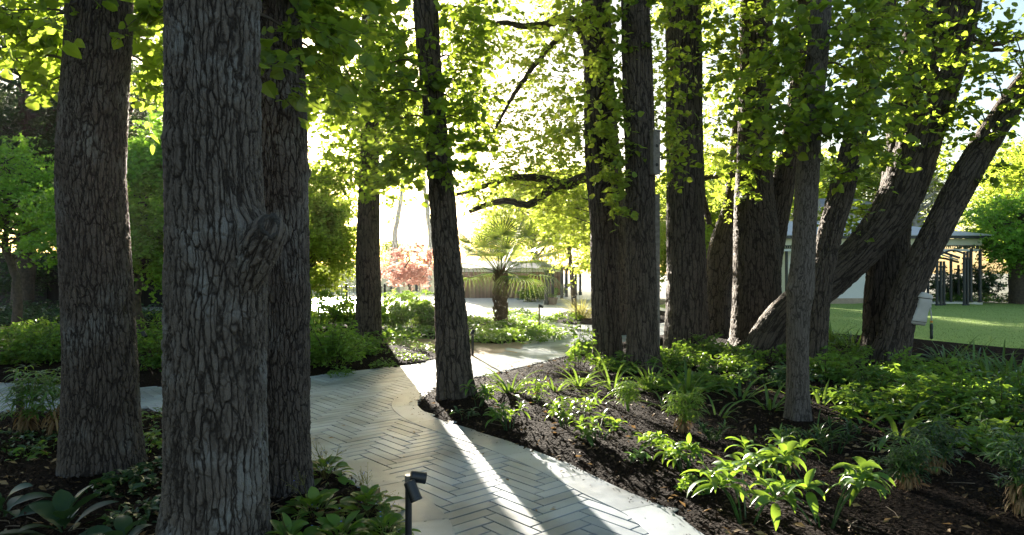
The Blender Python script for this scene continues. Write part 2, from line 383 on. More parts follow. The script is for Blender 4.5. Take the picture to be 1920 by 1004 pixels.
def bed(name, P, mat, seed, step=.16, lift=.05):
    rng = np.random.default_rng(seed)
    Q = smooth_closed(P, .25)
    lo, hi = P.min(0), P.max(0)
    area = (hi[0] - lo[0]) * (hi[1] - lo[1]); n = int(min(14000, area / step**2))
    pts = lo + rng.random((n, 2)) * (hi - lo)
    pts = pts[inside(Q, pts)]; pts = pts[edge_dist(Q, pts) > .05]
    allp = [Vector((float(a), float(b))) for a, b in np.vstack([Q, pts])]
    r = geometry.delaunay_2d_cdt(allp, [], [list(range(len(Q)))], 1, 1e-5)
    V2 = np.array([[v.x, v.y] for v in r[0]]); z = bed_z(P, V2, lift)
    on = edge_dist(Q, V2) < .002; z[on] = -.02
    mb = MB(); mb.add(np.c_[V2, z], np.array([f for f in r[2] if len(f) == 3]))
    o = mb.build(name, mat, smooth=True)
    return tag(o, kind="structure")

g = MB(); g.add([[-150, -40, -.12], [150, -40, -.12], [150, 190, -.12], [-150, 190, -.12]], [[0, 1, 2, 3]]); tag(g.build("ground", M["earth"]), kind="structure")
for nm, P, sd_ in (("left_bed", B1, 1), ("right_bed", B2, 2), ("junction_bed", B3, 3), ("palm_bed", B4, 4), ("grass_bed", B5, 5)):
    bed(nm, P, M["soil"], sd_)
bed("lawn", LAWN, M["lawn"], 6, .5, .01)
# grout sheet under the pavers, pale paving far off, tan gravel path
g = MB(); g.add([[-14, -4, -.012], [3.2, -4, -.012], [3.2, 12.1, -.012], [-14, 12.1, -.012]], [[0, 1, 2, 3]]); tag(g.build("path_grout", M["grout"]), kind="structure")
g = MB(); g.add([[-1.6, 12.1, -.0125], [6, 12.1, -.0125], [6, 60, -.0125], [-30, 60, -.0125], [-30, 18, -.0125], [-1.6, 14.4, -.0125]], [[0, 1, 2, 3, 4, 5]]); tag(g.build("terrace_paving", M["concrete"]), kind="structure")
g = MB(); g.add([[-25, 15.5, -.001], [-8, 14.6, -.001], [-2.6, 13.6, -.001], [-1.5, 12.2, -.001], [-.75, 11.6, -.001], [-.05, 12.3, -.001], [.45, 14.2, -.001], [-.5, 15.6, -.001], [-3.5, 16.9, -.001], [-9, 18.2, -.001], [-25, 19.4, -.001]], [list(range(11))]); tag(g.build("gravel_path", M["gravel"]), kind="structure")

def herringbone():
    w, l, gap, bev = .108, .432, .0095, .003
    rng = np.random.default_rng(11)
    ang = math.radians(41); c, s = math.cos(ang), math.sin(ang)
    rects = []
    for i in range(-260, 260):
        for j in range(-60, 60):
            # standard interlock: a horizontal and a vertical plank per cell of the 4:1 pattern
            x0 = i * w + j * 2 * l / 2 * 2 / 2; y0 = i * w - j * l
            rects.append((x0, y0, l, w)); rects.append((x0, y0 + w, w, l))
    R = np.array(rects); cen = np.c_[R[:, 0] + R[:, 2] / 2, R[:, 1] + R[:, 3] / 2]
    wc = np.c_[cen[:, 0] * c - cen[:, 1] * s, cen[:, 0] * s + cen[:, 1] * c] + np.array([-.3, 6.0])
    ok = (wc[:, 1] > -1) & (wc[:, 1] < 19.5) & (wc[:, 0] > -10) & (wc[:, 0] < 4.2) & ((wc[:, 1] < 12) | (wc[:, 0] > -.6 + (wc[:, 1] - 12) * .42))
    for P, keep in ((B1, .02), (B2, .02), (B3, .12), (B4, .1), (B5, .1)):
        ok &= ~(inside(P, wc) & (edge_dist(P, wc) > keep))
    R, wc = R[ok], wc[ok]
    hx, hy = R[:, 2] / 2 - gap / 2, R[:, 3] / 2 - gap / 2
    sg = np.array([[-1, -1], [1, -1], [1, 1], [-1, 1]], float)
    zj = rng.normal(0, .0007, len(R))
    def ring(inset, z):
        lx = sg[None, :, 0] * (hx - inset)[:, None]; ly = sg[None, :, 1] * (hy - inset)[:, None]
        return np.stack([wc[:, 0, None] + lx * c - ly * s, wc[:, 1, None] + lx * s + ly * c, np.broadcast_to(z[:, None], lx.shape)], -1)
    V = np.concatenate([ring(0, zj - .011), ring(0, zj - bev), ring(bev, zj)], 1)
    base = np.arange(len(R))[:, None] * 12
    q = []
    for lv in (0, 4):
        for k in range(4): q.append([lv + k, lv + (k + 1) % 4, lv + 4 + (k + 1) % 4, lv + 4 + k])
    q.append([8, 9, 10, 11])
    Fq = (base[:, None] + np.array(q)[None]).reshape(-1, 4)
    mb = MB(); mb.add(V.reshape(-1, 3), Fq); tag(mb.build("path", M["paver"]), kind="structure")
herringbone()

def band(name, line, width, side, m=140, slab=.78):
    """a row of curved kerb slabs laid flush beside a bed"""
    C = catmull(np.array(line), m); T = norm(np.gradient(C, axis=0)); Nn = np.c_[-T[:, 1], T[:, 0]] * side
    sl = np.concatenate([[0], np.cumsum(np.linalg.norm(np.diff(C, axis=0), axis=1))])
    mb = MB(); cuts = np.arange(0, sl[-1], slab)
    for a in cuts:
        b = min(a + slab - .006, sl[-1]); ss = np.linspace(a, b, 8)
        pc = np.c_[np.interp(ss, sl, C[:, 0]), np.interp(ss, sl, C[:, 1])]; nn = np.c_[np.interp(ss, sl, Nn[:, 0]), np.interp(ss, sl, Nn[:, 1])]
        inn = pc + nn * width; outp = pc - nn * .03
        z = .004
        V = np.concatenate([np.c_[outp, np.full(8, z)], np.c_[inn - nn * .003, np.full(8, z)], np.c_[inn, np.full(8, z - .003)], np.c_[inn, np.full(8, -.011)]])
        k = np.arange(7)[:, None]
        Fq = np.concatenate([np.concatenate([r * 8 + k, r * 8 + k + 1, (r + 1) * 8 + k + 1, (r + 1) * 8 + k], 1) for r in range(3)])
        if side > 0: Fq = Fq[:, ::-1]
        mb.add(V, Fq)
    tag(mb.build(name, M["paver"]), kind="structure")
band("path_border", B2[1:20], .27, 1, 260)
band("path_border", [tuple(p) for p in (B1[3], B1[4], B1[5], B1[6], B1[7], B1[8], B1[9], B1[10], B1[11], B1[12])][::1], .28, 1, 160)
# narrow dark joint beside each border is the grout seen between border and planks

# ------------------------------------------------------------------ leaves
HEART_V = np.array([[0, 0, 0], [0, .5, -.02], [0, 1, -.1], [-.36, .03, .04], [-.5, .36, .07], [-.27, .74, .0], [.36, .03, .04], [.5, .36, .07], [.27, .74, .0]])
HEART_F = np.array([[0, 1, 4, 3], [1, 2, 5, 4], [0, 6, 7, 1], [1, 7, 8, 2]])
SIMPLE_V = np.array([[0, 0, 0], [-.4, .45, .06], [0, 1, -.05], [.4, .45, .06]])
SIMPLE_F = np.array([[0, 2, 1], [0, 3, 2]])
MAPLE_V = np.array([[0, 0, 0], [-.55, .25, 0], [-.2, .42, .03], [-.42, .85, -.05], [0, .6, .04], [0, 1.1, -.1], [.42, .85, -.05], [.2, .42, .03], [.55, .25, 0]])
MAPLE_F = np.array([[0, 2, 1], [0, 4, 2], [2, 4, 3], [0, 7, 4], [7, 6, 4], [0, 8, 7], [4, 5, 3], [4, 6, 5]])
def put_leaves(mb, P, D, Nn, size, tmpl, wid=1.0):
    tv, tf = tmpl
    D = norm(D); Sx = norm(np.cross(D, Nn)); Nn = np.cross(Sx, D)
    sz = np.broadcast_to(np.asarray(size, float), (len(P),))[:, None, None]
    V = P[:, None] + sz * (tv[None, :, 0, None] * wid * Sx[:, None] + tv[None, :, 1, None] * D[:, None] + tv[None, :, 2, None] * Nn[:, None])
    Fq = (np.arange(len(P))[:, None, None] * len(tv) + tf[None]).reshape(-1, tf.shape[1])
    mb.add(V.reshape(-1, 3), Fq)
def thin_tubes(mb, P0, P1, P2, r0, r1):
    """three-sided twigs bent through a middle point, vectorised"""
    n = len(P0)
    if n == 0: return
    T = norm(P2 - P0); ref = np.tile([0.31, .17, .93], (n, 1)); U = norm(np.cross(T, ref)); Wv = np.cross(T, U)
    a = np.arange(3) * 2 * np.pi / 3
    ringd = np.cos(a)[None, :, None] * U[:, None] + np.sin(a)[None, :, None] * Wv[:, None]
    r0 = np.broadcast_to(r0, (n,))[:, None, None]; r1 = np.broadcast_to(r1, (n,))[:, None, None]
    V = np.concatenate([P0[:, None] + ringd * r0, P1[:, None] + ringd * (r0 + r1) / 2, P2[:, None] + ringd * r1], 1)
    q = []
    for lv in (0, 3):
        for k in range(3): q.append([lv + k, lv + (k + 1) % 3, lv + 3 + (k + 1) % 3, lv + 3 + k])
    Fq = (np.arange(n)[:, None, None] * 9 + np.array(q)[None]).reshape(-1, 4)
    mb.add(V.reshape(-1, 3), Fq)
def sprays(leafmb, twigmb, P, D, Ln, per, size, rng, tmpl, flat=.6, droop=.25, wid=.9, r=.004):
    """twigs at P along D carrying alternate leaves"""
    n = len(P); D = norm(D); Ln = np.broadcast_to(Ln, (n,))
    t = (np.arange(per) + .5) / per; t = np.clip(t[None] + rng.normal(0, .03, (n, per)), .04, 1.02)
    drop = np.array([0, 0, -1.0])
    pos = P[:, None] + D[:, None] * (Ln[:, None] * t)[..., None] + drop * (droop * Ln[:, None] * t**2)[..., None]
    lat = norm(np.cross(D, np.array([0, 0, 1.0])) + 1e-6)
    sgn = np.where(np.arange(per) % 2 == 0, 1.0, -1.0)[None, :, None]
    d = lat[:, None] * sgn * .85 + D[:, None] * .55 + rng.normal(0, .38, (n, per, 3)) + drop * .28
    nn = np.array([0, 0, 1.0]) * flat + rng.normal(0, .5, (n, per, 3))
    sz = size * rng.uniform(.42, 1.25, (n, per))
    pos = pos + rng.normal(0, size * .25, pos.shape)
    put_leaves(leafmb, pos.reshape(-1, 3), d.reshape(-1, 3), nn.reshape(-1, 3), sz.ravel(), tmpl, wid)
    if twigmb is not None:
        twigmb.cur = 1 if twigmb is leafmb else 0
        P1 = P + D * (Ln * .5)[:, None] + drop * (droop * Ln * .25)[:, None]; P2 = P + D * Ln[:, None] + drop * (droop * Ln)[:, None]
        thin_tubes(twigmb, P, P1, P2, r, r * .35); twigmb.cur = 0
HEART, SIMPLE, MAPLE = (HEART_V, HEART_F), (SIMPLE_V, SIMPLE_F), (MAPLE_V, MAPLE_F)
def ball(rng, n, flat=1.0):
    v = norm(rng.normal(size=(n, 3))); return v * (rng.random((n, 1)) ** (1 / 2.4))
def blob(leafmb, twigmb, c, rad, n, per, size, rng, tmpl, ln=(.25, .6), hub=None, **kw):
    """a clump of sprays round c, radii rad, with twigs pointing away from hub"""
    b = ball(rng, n); P = np.asarray(c) + b * np.asarray(rad)
    h = np.asarray(c) if hub is None else np.asarray(hub)
    D = norm(P - h) * .8 + rng.normal(0, .55, (n, 3)); D[:, 2] *= .55
    sprays(leafmb, twigmb, P, D, rng.uniform(*ln, n), per, size, rng, tmpl, **kw)

# ------------------------------------------------------------------ trunks
def trunk_mesh(mb, pts, d, seg, step, seed=0, top=None, flare=.25, bulges=(), lump=.03, ztop_fine=None, dd=None):
    """pts: (px, py, width_px) from the ground up, at depth d; returns the world centre line with radii"""
    rng = np.random.default_rng(seed)
    A = []
    for i, (px, py, w) in enumerate(pts):
        di = d + (dd[i] if dd else 0)
        A.append([*at(px, py, di), w / 2 / F * di])
    A = np.array(A)
    if A[0, 2] > -.05:                                              # sink the foot into the ground
        k = A[0].copy(); k[2] = -.1; A = np.vstack([k, A]) if A[0, 2] > .02 else A
        A[0, 2] = -.1
    if top:
        h, r, lean = top; e = A[-1]; dirv = norm(A[-1, :3] - A[-2, :3]) * (1 - lean) + np.array([0, 0, lean])
        for k in (.35, .7, 1.0):
            q = e.copy(); q[:3] = e[:3] + norm(dirv) * (h - e[2]) * k / max(.3, norm(dirv)[2]); q[3] = e[3] + (r - e[3]) * k; A = np.vstack([A, q])
    length = np.linalg.norm(np.diff(A[:, :3], axis=0), axis=1).sum()
    C = catmull(A, max(6, int(length / step)))
    zf = at(0, -25, d)[2]
    if ztop_fine is None: ztop_fine = zf
    keep = np.ones(len(C), bool); hi = np.where(C[:, 2] > ztop_fine)[0]
    if len(hi): keep[hi] = False; keep[hi[::max(1, int(.12 / step))]] = True; keep[-1] = True
    C = C[keep]
    P = C[:, :3]; R = C[:, 3]
    T, U, Wv = frames_along(P)
    a = np.arange(seg) * 2 * np.pi / seg
    s = np.concatenate([[0], np.cumsum(np.linalg.norm(np.diff(P, axis=0), axis=1))])
    ph = rng.uniform(0, 6.28, 8)
    rr = np.ones((len(P), seg))
    for k in range(2, 6):
        rr += lump / (k - .5) * np.sin(k * a[None] + ph[k] + .9 * np.sin(s[:, None] * (.7 + .3 * k) + ph[k - 2]))
    rr += lump * .6 * np.sin(s[:, None] * 3.1 + ph[0] + 2 * np.sin(a[None] + ph[1]))
    rr += flare * np.exp(-np.maximum(P[:, 2], 0) / .26)[:, None] * (1 + .75 * np.sin(5 * a[None] + ph[6]) + .3 * np.sin(3 * a[None] + ph[7]))
    Rm = R[:, None] * rr
    cosd = np.cos(a)[None, :, None] * U[:, None] + np.sin(a)[None, :, None] * Wv[:, None]
    V = P[:, None] + Rm[..., None] * cosd
    for (bx, bz, amp, su, sdn, sth, dirv) in bulges:                # knots and burls standing off the bark
        dv = norm(np.array(dirv, float)); dot = np.clip((cosd * dv).sum(-1), -1, 1); th = np.arccos(dot)
        dz = V[..., 2] - bz; g_ = np.exp(-np.where(dz > 0, dz / su, dz / sdn) ** 2) * np.exp(-(th / sth) ** 2)
        V = V + (amp * g_)[..., None] * dv
    R0 = float(np.median(R[P[:, 2] < ztop_fine])) if (P[:, 2] < ztop_fine).any() else R[0]
    at_ = np.stack([np.broadcast_to(np.cos(a) * R0, (len(P), seg)), np.broadcast_to(np.sin(a) * R0, (len(P), seg)), np.broadcast_to(s[:, None], (len(P), seg))], -1) + rng.uniform(-20, 20, 3)
    m = len(P); i = np.arange(m - 1)[:, None] * seg; j = np.arange(seg)[None]; j2 = (j + 1) % seg
    Q = np.stack([i + j, i + j2, i + seg + j2, i + seg + j], -1).reshape(-1, 4)
    mb.add(V.reshape(-1, 3), Q, attr=at_.reshape(-1, 3))
    return C
def limb_mesh(mb, P, r, seg=14, step=.05, seed=0, wob=.02):
    rng = np.random.default_rng(seed); A = np.c_[np.asarray(P, float), np.asarray(r, float)]
    ln = np.linalg.norm(np.diff(A[:, :3], axis=0), axis=1).sum(); C = catmull(A, max(5, int(ln / step)))
    n = len(C); C[1:-1, :3] += np.cumsum(rng.normal(0, wob * .15, (n, 3)), 0)[1:-1] * np.sin(np.linspace(0, np.pi, n))[1:-1, None]
    V, Q = tube_arrays(C[:, :3], np.maximum(C[:, 3], .002), seg)
    s = np.concatenate([[0], np.cumsum(np.linalg.norm(np.diff(C[:, :3], axis=0), axis=1))]); a = np.arange(seg) * 2 * np.pi / seg; R0 = C[:, 3].mean()
    at_ = np.stack([np.broadcast_to(np.cos(a) * R0, (n, seg)), np.broadcast_to(np.sin(a) * R0, (n, seg)), np.broadcast_to(s[:, None], (n, seg))], -1) + rng.uniform(-9, 9, 3)
    mb.add(V, Q, attr=at_.reshape(-1, 3)); return C
def nearest(C, p, below=.25):
    q = np.array(p, float); q[2] -= below * np.linalg.norm(C[0, :2] - q[:2]); i = np.argmin(np.linalg.norm(C[:, :3] - q, axis=1)); return C[i, :3]

def big_tree(label, stems, blobs, bark="bark_mid", leaf="leaf_lime", size=.1, tmpl=HEART, limbs=(), seed=0, canopy=None, group=None, bulgeobj=None, per=12, name="tree", dens=2.0):
    """stems: list of dicts for trunk_mesh; blobs: (px, py, depth, rx_px, ry_px, r_depth, sprays) hung on thin branches;
    canopy: clumps above the frame in metres: (dx, dy, z, r, sprays)"""
    rng = np.random.default_rng(1000 + seed)
    base = at(stems[0]["pts"][0][0], 502, stems[0]["d"]); root = thing(name, label, "tree", (base[0], base[1], 0), group)
    cl = []
    for k, st in enumerate(stems):
        mb = MB(); kw = {q: v for q, v in st.items() if q not in ("pts", "d", "seg", "step")}
        cl.append(trunk_mesh(mb, st["pts"], st["d"], st.get("seg", 90), st.get("step", .022), seed=seed * 7 + k, **kw))
        mb.build("trunk", M[bark], root, smooth=True, bark=True)
    allc = np.vstack(cl)
    lm = MB(); tm = lm
    for (P, r) in limbs:
        mb = MB(); limb_mesh(mb, P, r, seed=seed, wob=.06); mb.build("limb", M[bark], root, smooth=True, bark=True)
    for (px, py, d, rx, ry, rd, n) in blobs:
        c = at(px, py, d); hub = nearest(allc, c)
        blob(lm, tm, c, (rx / F * d * 1.1, rd * 1.3, ry / F * d * 1.1), int(n * dens), per, size, rng, tmpl, hub=c * .5 + hub * .5)
        mid = hub * .55 + c * .45 + np.array([0, 0, .12]); 
        V, Q = tube_arrays(catmull(np.array([hub, mid, c]), 7), np.linspace(.017, .006, 7), 5); tm.cur = 1; tm.add(V, Q); tm.cur = 0
    tip = cl[0][-1, :3]
    for (dx, dy, z, r, n) in (canopy or ()):
        c = np.array([cl[0][0, 0] + dx, cl[0][0, 1] + dy, z])
        blob(lm, None, c, (r, r, r * .45), n, per, size * 1.5, rng, SIMPLE, hub=c - [0, 0, 1], ln=(.4, .9))
        V, Q = tube_arrays(catmull(np.array([nearest(allc, c, .5), c * .6 + tip * .4, c]), 7), np.linspace(.08, .02, 7), 6); tm.cur = 1; tm.add(V, Q); tm.cur = 0
    if lm.n: lm.build("crown", [M[leaf], M["twig"]], root)
    return root, cl

CAN = [(0, 0, 9.0, 2.6, 170), (-2.2, .6, 8.0, 1.8, 90), (2.0, -.4, 8.4, 1.8, 90), (.3, 1.9, 8.2, 1.7, 80)]
CAN_S = [(0, 0, 8.6, 2.2, 110), (1.6, .8, 7.8, 1.5, 60), (-1.5, -.6, 8.0, 1.5, 60)]

# --- the three trunks in the left front bed
big_tree("tall straight grey-brown trunk at the far left front, nearest the left edge",
    [dict(pts=[(190, 893, 142), (190, 830, 128), (191, 700, 119), (186, 600, 117), (177, 450, 114), (172, 335, 113), (175, 250, 112), (180, 150, 110), (186, 0, 107)], d=5.28, seg=170, step=.011, top=(10, .16, .8), flare=.07)],
    [(70, 40, 5.6, 80, 60, .5, 16), (30, 110, 6.2, 60, 50, .5, 10), (275, 60, 6.2, 60, 60, .5, 18), (290, 130, 6.6, 45, 45, .4, 12), (100, 150, 6.0, 30, 30, .3, 5), (20, 20, 5.2, 70, 40, .5, 10), (130, 10, 5.0, 60, 25, .4, 6), (250, 10, 5.6, 70, 25, .4, 8)],
    bark="bark_b", seed=1, canopy=CAN_S, size=.105)
kb = at(0, 432, 3.88)[2]
r2, c2 = big_tree("thickest furrowed trunk in front, with a burl and branch scar on its right side",
    [dict(pts=[(400, 1040, 190), (401, 1000, 186), (405, 900, 174), (405, 750, 172), (406, 600, 172), (405, 450, 168), (400, 335, 163), (398, 250, 162), (399, 120, 159), (400, 0, 157), (401, -60, 155)], d=3.88, seg=240, step=.0085, top=(10.5, .17, .8), flare=.04,
          bulges=[(0, kb, .07, .10, .42, .5, (1, -.35, 0)), (0, kb, .03, .08, .10, .35, (1, -.55, 0)), (0, at(0, 275, 3.88)[2], .02, .05, .05, .35, (-.75, -.8, 0)), (0, at(0, 900, 3.88)[2], .015, .16, .14, .6, (.35, -1, 0))])],
    [(590, 20, 4.9, 60, 40, .3, 7), (560, 70, 4.6, 60, 45, .25, 7), (640, 40, 5.4, 60, 55, .4, 9), (300, 20, 4.8, 50, 30, .3, 4)],
    bark="bark", seed=2, canopy=CAN_S, size=.1)
# burl: the collar of a lost branch leaning out to the right, with a ring of callus round a dark hollow
mb = MB(); limb_mesh(mb, [at(452, 560, 3.80), at(474, 500, 3.74), at(492, 455, 3.70), at(505, 428, 3.68), at(508, 412, 3.69)], [.05, .085, .10, .088, .05], 60, .008, 5, .0); mb.build("burl", M["bark"], r2, smooth=True, bark=True)
sc_c = at(506, 424, 3.607); sc_n = norm(np.array([.42, -.9, .12]))
mb = MB(); u_ = norm(np.cross(sc_n, [0, 0, 1.0])); v_ = np.cross(u_, sc_n)
th_ = np.linspace(0, 2 * np.pi, 37)[:-1]
prof = [(.068, -.035), (.060, -.002), (.048, .010), (.036, .006), (.026, -.008), (.012, -.02), (.002, -.024)]
Vv = np.array([sc_c + sc_n * h + (u_ * np.cos(t) * .85 + v_ * np.sin(t) * 1.15) * r * (1 + .1 * math.sin(3 * t + 1) + .05 * math.sin(7 * t)) for r, h in prof for t in th_])
i_ = np.arange(len(prof) - 1)[:, None] * 36; j_ = np.arange(36)[None]; mb.add(Vv, np.stack([i_ + j_, i_ + (j_ + 1) % 36, i_ + 36 + (j_ + 1) % 36, i_ + 36 + j_], -1).reshape(-1, 4))
mb.build("branch_scar", simple("scar_wood", (.03, .027, .024), .85, noise=.7, nscale=60, bump=.02), r2, smooth=True)
big_tree("narrower dark trunk standing close behind the right of the burled trunk",
    [dict(pts=[(533, 932, 104), (532, 900, 92), (532, 800, 86), (533, 700, 86), (533, 600, 88), (531, 450, 90), (527, 335, 92), (525, 250, 94), (522, 120, 90), (517, 0, 84)], d=4.78, seg=130, step=.011, top=(9.5, .12, .8), flare=.08,
          bulges=[(0, at(0, 545, 4.78)[2], .02, .05, .09, .35, (1, -.2, 0)), (0, at(0, 325, 4.78)[2], .025, .05, .03, .2, (1, .1, 0)), (0, at(0, 552, 4.78)[2], .02, .03, .03, .25, (-.3, -1, 0))])],
    [(600, 110, 5.4, 45, 50, .4, 8), (530, 130, 4.45, 30, 55, .12, 5), (620, 180, 6.2, 50, 50, .4, 8), (560, 10, 5.0, 70, 30, .3, 8)],
    bark="bark_b", seed=3, canopy=CAN_S, size=.1)
# --- tree right of the sun, and the leaning trunk at the path's inner curve
big_tree("brown trunk beside the sun gap, standing in the bed behind the junction",
    [dict(pts=[(691, 641, 50), (691, 630, 46), (691, 560, 44), (690, 500, 43), (691, 380, 38), (693, 300, 33), (693, 200, 28), (690, 60, 22)], d=14.8, seg=72, step=.025, top=(12, .08, .6), flare=.12)],
    [(640, 330, 14.6, 42, 35, 1.0, 22), (720, 350, 14.4, 45, 30, 1.0, 22), (668, 270, 14.2, 30, 30, .8, 14), (735, 290, 14.5, 50, 45, 1.2, 32), (700, 215, 14.6, 65, 45, 1.2, 36), (640, 170, 15, 60, 45, 1.2, 30), (720, 140, 14.8, 60, 50, 1.2, 34), (650, 80, 15.2, 70, 60, 1.4, 36), (745, 60, 15, 50, 60, 1.2, 30), (600, 120, 15.5, 40, 50, 1, 14), (690, 10, 15, 90, 40, 1.3, 34), (598, 185, 15.2, 35, 28, .8, 14), (648, 205, 15, 28, 24, .8, 12), (662, 250, 15, 16, 24, .6, 8), (600, 330, 15.4, 28, 22, .8, 11), (640, 305, 15, 24, 14, .6, 8), (580, 240, 15.6, 12, 30, .6, 6), (592, 198, 15.2, 40, 20, .8, 24), (655, 222, 15, 28, 25, .8, 22), (660, 288, 15, 28, 20, .8, 20), (600, 322, 15.2, 38, 22, .9, 26), (572, 285, 15.4, 12, 28, .6, 10), (640, 345, 15, 40, 20, .9, 20)],
    seed=4, canopy=[(0, 0, 8.6, 2.0, 90), (1.4, 1, 9.2, 1.8, 70)], size=.11, tmpl=SIMPLE)
big_tree("slim trunk leaning left on the point of the right bed, beside the path curve",
    [dict(pts=[(854, 752, 72), (852, 730, 62), (848, 650, 60), (839, 500, 49), (826, 335, 44), (813, 200, 38), (798, 0, 44)], d=8.26, seg=96, step=.016, top=(10, .1, .7), flare=.22,
          bulges=[(0, at(0, 465, 8.26)[2], .03, .04, .04, .4, (-.2, -1, 0)), (0, at(0, 110, 8.26)[2], .02, .04, .04, .4, (.4, -1, 0))])],
    [(755, 60, 8.2, 35, 45, .5, 16), (725, 120, 8.4, 40, 40, .5, 16), (770, 160, 8.1, 30, 40, .4, 14), (745, 225, 8.3, 40, 35, .5, 16), (780, 270, 8.0, 30, 40, .4, 14), (760, 320, 8.2, 35, 25, .4, 12), (720, 180, 8.8, 35, 40, .4, 12),
     (850, 60, 8.4, 30, 45, .4, 14), (870, 120, 8.6, 35, 40, .4, 14), (850, 190, 8.2, 30, 40, .4, 13), (875, 230, 8.5, 30, 35, .4, 12), (850, 290, 8.1, 28, 40, .4, 12), (895, 30, 8.8, 35, 35, .4, 10), (815, 245, 8.0, 14, 22, .1, 4), (815, 150, 8.0, 16, 25, .1, 4), (835, 320, 7.95, 14, 18, .1, 4)],
    dens=1.7, seed=5, canopy=CAN_S, size=.098)
# --- three straight trunks right of the path
big_tree("straight trunk left of the pair that shows the nesting box, by the sunlit path",
    [dict(pts=[(1140, 692, 58), (1139, 670, 52), (1137, 600, 50), (1134, 500, 49), (1131, 400, 50), (1124, 300, 50), (1122, 100, 52), (1118, 0, 48)], d=10.9, seg=84, step=.02, top=(11, .12, .7), flare=.16)],
    [(1120, 30, 10.4, 55, 40, .4, 20), (1075, 60, 10.6, 40, 50, .5, 16), (1130, 120, 10.3, 40, 45, .3, 18), (1080, 160, 10.6, 35, 50, .5, 16), (1145, 210, 10.3, 28, 40, .2, 14), (1135, 270, 10.4, 25, 30, .2, 9), (1150, 330, 10.35, 25, 40, .2, 18), (1155, 380, 10.3, 18, 25, .2, 8), (1070, 250, 11, 40, 40, .5, 14)],
    dens=1.3, bark="bark_mid_b", seed=6, leaf="leaf_fresh", canopy=CAN_S, size=.1)
big_tree("trunk with the wooden nesting box, right of the two close trunks by the path",
    [dict(pts=[(1207, 704, 68), (1206, 680, 60), (1204, 600, 56), (1201, 400, 54), (1198, 200, 55), (1191, 0, 52)], d=10.3, seg=88, step=.02, top=(11, .13, .7), flare=.16)],
    [(1205, 20, 9.9, 60, 28, .4, 12), (1165, 100, 10, 28, 40, .3, 8), (1245, 120, 10.6, 28, 50, .3, 12), (1240, 215, 10.5, 25, 35, .3, 8), (1180, 290, 9.95, 16, 16, .1, 3), (1250, 300, 11, 20, 50, .3, 10)],
    dens=1.2, seed=7, canopy=CAN_S, size=.1)
big_tree("straight dark trunk in the middle of the right bed, between nesting box and forked tree",
    [dict(pts=[(1289, 658, 84), (1288, 640, 78), (1287, 500, 70), (1285, 335, 66), (1283, 200, 64), (1282, 0, 61)], d=13.0, seg=84, step=.024, top=(12, .2, .7), flare=.14)],
    [(1290, 30, 12.4, 70, 45, .5, 26), (1330, 110, 12.8, 40, 60, .6, 22), (1262, 180, 12.6, 30, 50, .3, 12), (1335, 200, 13, 35, 45, .6, 16), (1262, 290, 12.5, 20, 40, .2, 8), (1345, 290, 13.2, 35, 45, .5, 14)],
    dens=1.15, bark="bark_mid_b", seed=8, canopy=CAN, size=.105)
big_tree("thick dark forked trunk behind the slim pale trunk in the right bed",
    [dict(pts=[(1421, 652, 100), (1421, 630, 92), (1420, 560, 86), (1418, 450, 82), (1414, 335, 66), (1417, 200, 59), (1418, 0, 55)], d=13.3, seg=90, step=.024, top=(12, .18, .7), flare=.14),
     dict(pts=[(1436, 520, 50), (1452, 430, 44), (1470, 340, 40), (1488, 240, 36), (1500, 150, 32), (1508, 0, 30)], d=13.45, seg=60, step=.03, top=(11, .12, .7), flare=0)],
    [(1420, 60, 12.6, 60, 50, .5, 24), (1400, 130, 12.5, 40, 40, .4, 14), (1440, 170, 12.6, 40, 40, .4, 14), (1395, 300, 12.7, 30, 40, .3, 10), (1480, 70, 13, 50, 50, .6, 20), (1370, 40, 13, 50, 50, .6, 18), (1470, 280, 12.8, 35, 30, .4, 12), (1405, 372, 12.4, 14, 12, .1, 3)],
    dens=1.15, seed=9, canopy=CAN, size=.105)
big_tree("slim pale smooth trunk standing in front of the right bed",
    [dict(pts=[(1497, 797, 52), (1497, 775, 44), (1496, 700, 39), (1496, 600, 40), (1501, 540, 47), (1506, 480, 41), (1514, 335, 41), (1521, 230, 39), (1528, 150, 38), (1537, 60, 37), (1541, -20, 36)], d=7.0, seg=72, step=.014, top=(8, .06, .7), flare=.14,
          bulges=[(0, at(0, 540, 7)[2], .035, .035, .05, .45, (-1, -.3, 0)), (0, at(0, 497, 7)[2], .022, .02, .02, .2, (-1, -.1, 0)), (0, at(0, 562, 7)[2], .02, .03, .03, .3, (.6, -1, 0)), (0, at(0, 390, 7)[2], .015, .03, .03, .3, (-.6, -1, 0))])],
    [(1560, 60, 6.9, 45, 50, .4, 14), (1500, 110, 6.8, 45, 40, .35, 12), (1590, 130, 7.0, 50, 40, .4, 14), (1480, 190, 6.8, 45, 35, .35, 12), (1545, 210, 6.7, 55, 35, .3, 16), (1610, 200, 7.1, 45, 40, .4, 12), (1470, 250, 6.9, 40, 30, .35, 11), (1560, 260, 6.7, 50, 22, .3, 10), (1450, 120, 7.2, 40, 45, .4, 9), (1620, 60, 7.2, 50, 50, .4, 12), (1530, 20, 6.9, 60, 30, .4, 10)],
    bark="bark_smooth", dens=1.5, seed=10, canopy=[(0, 0, 6.8, 1.5, 60)], size=.092)
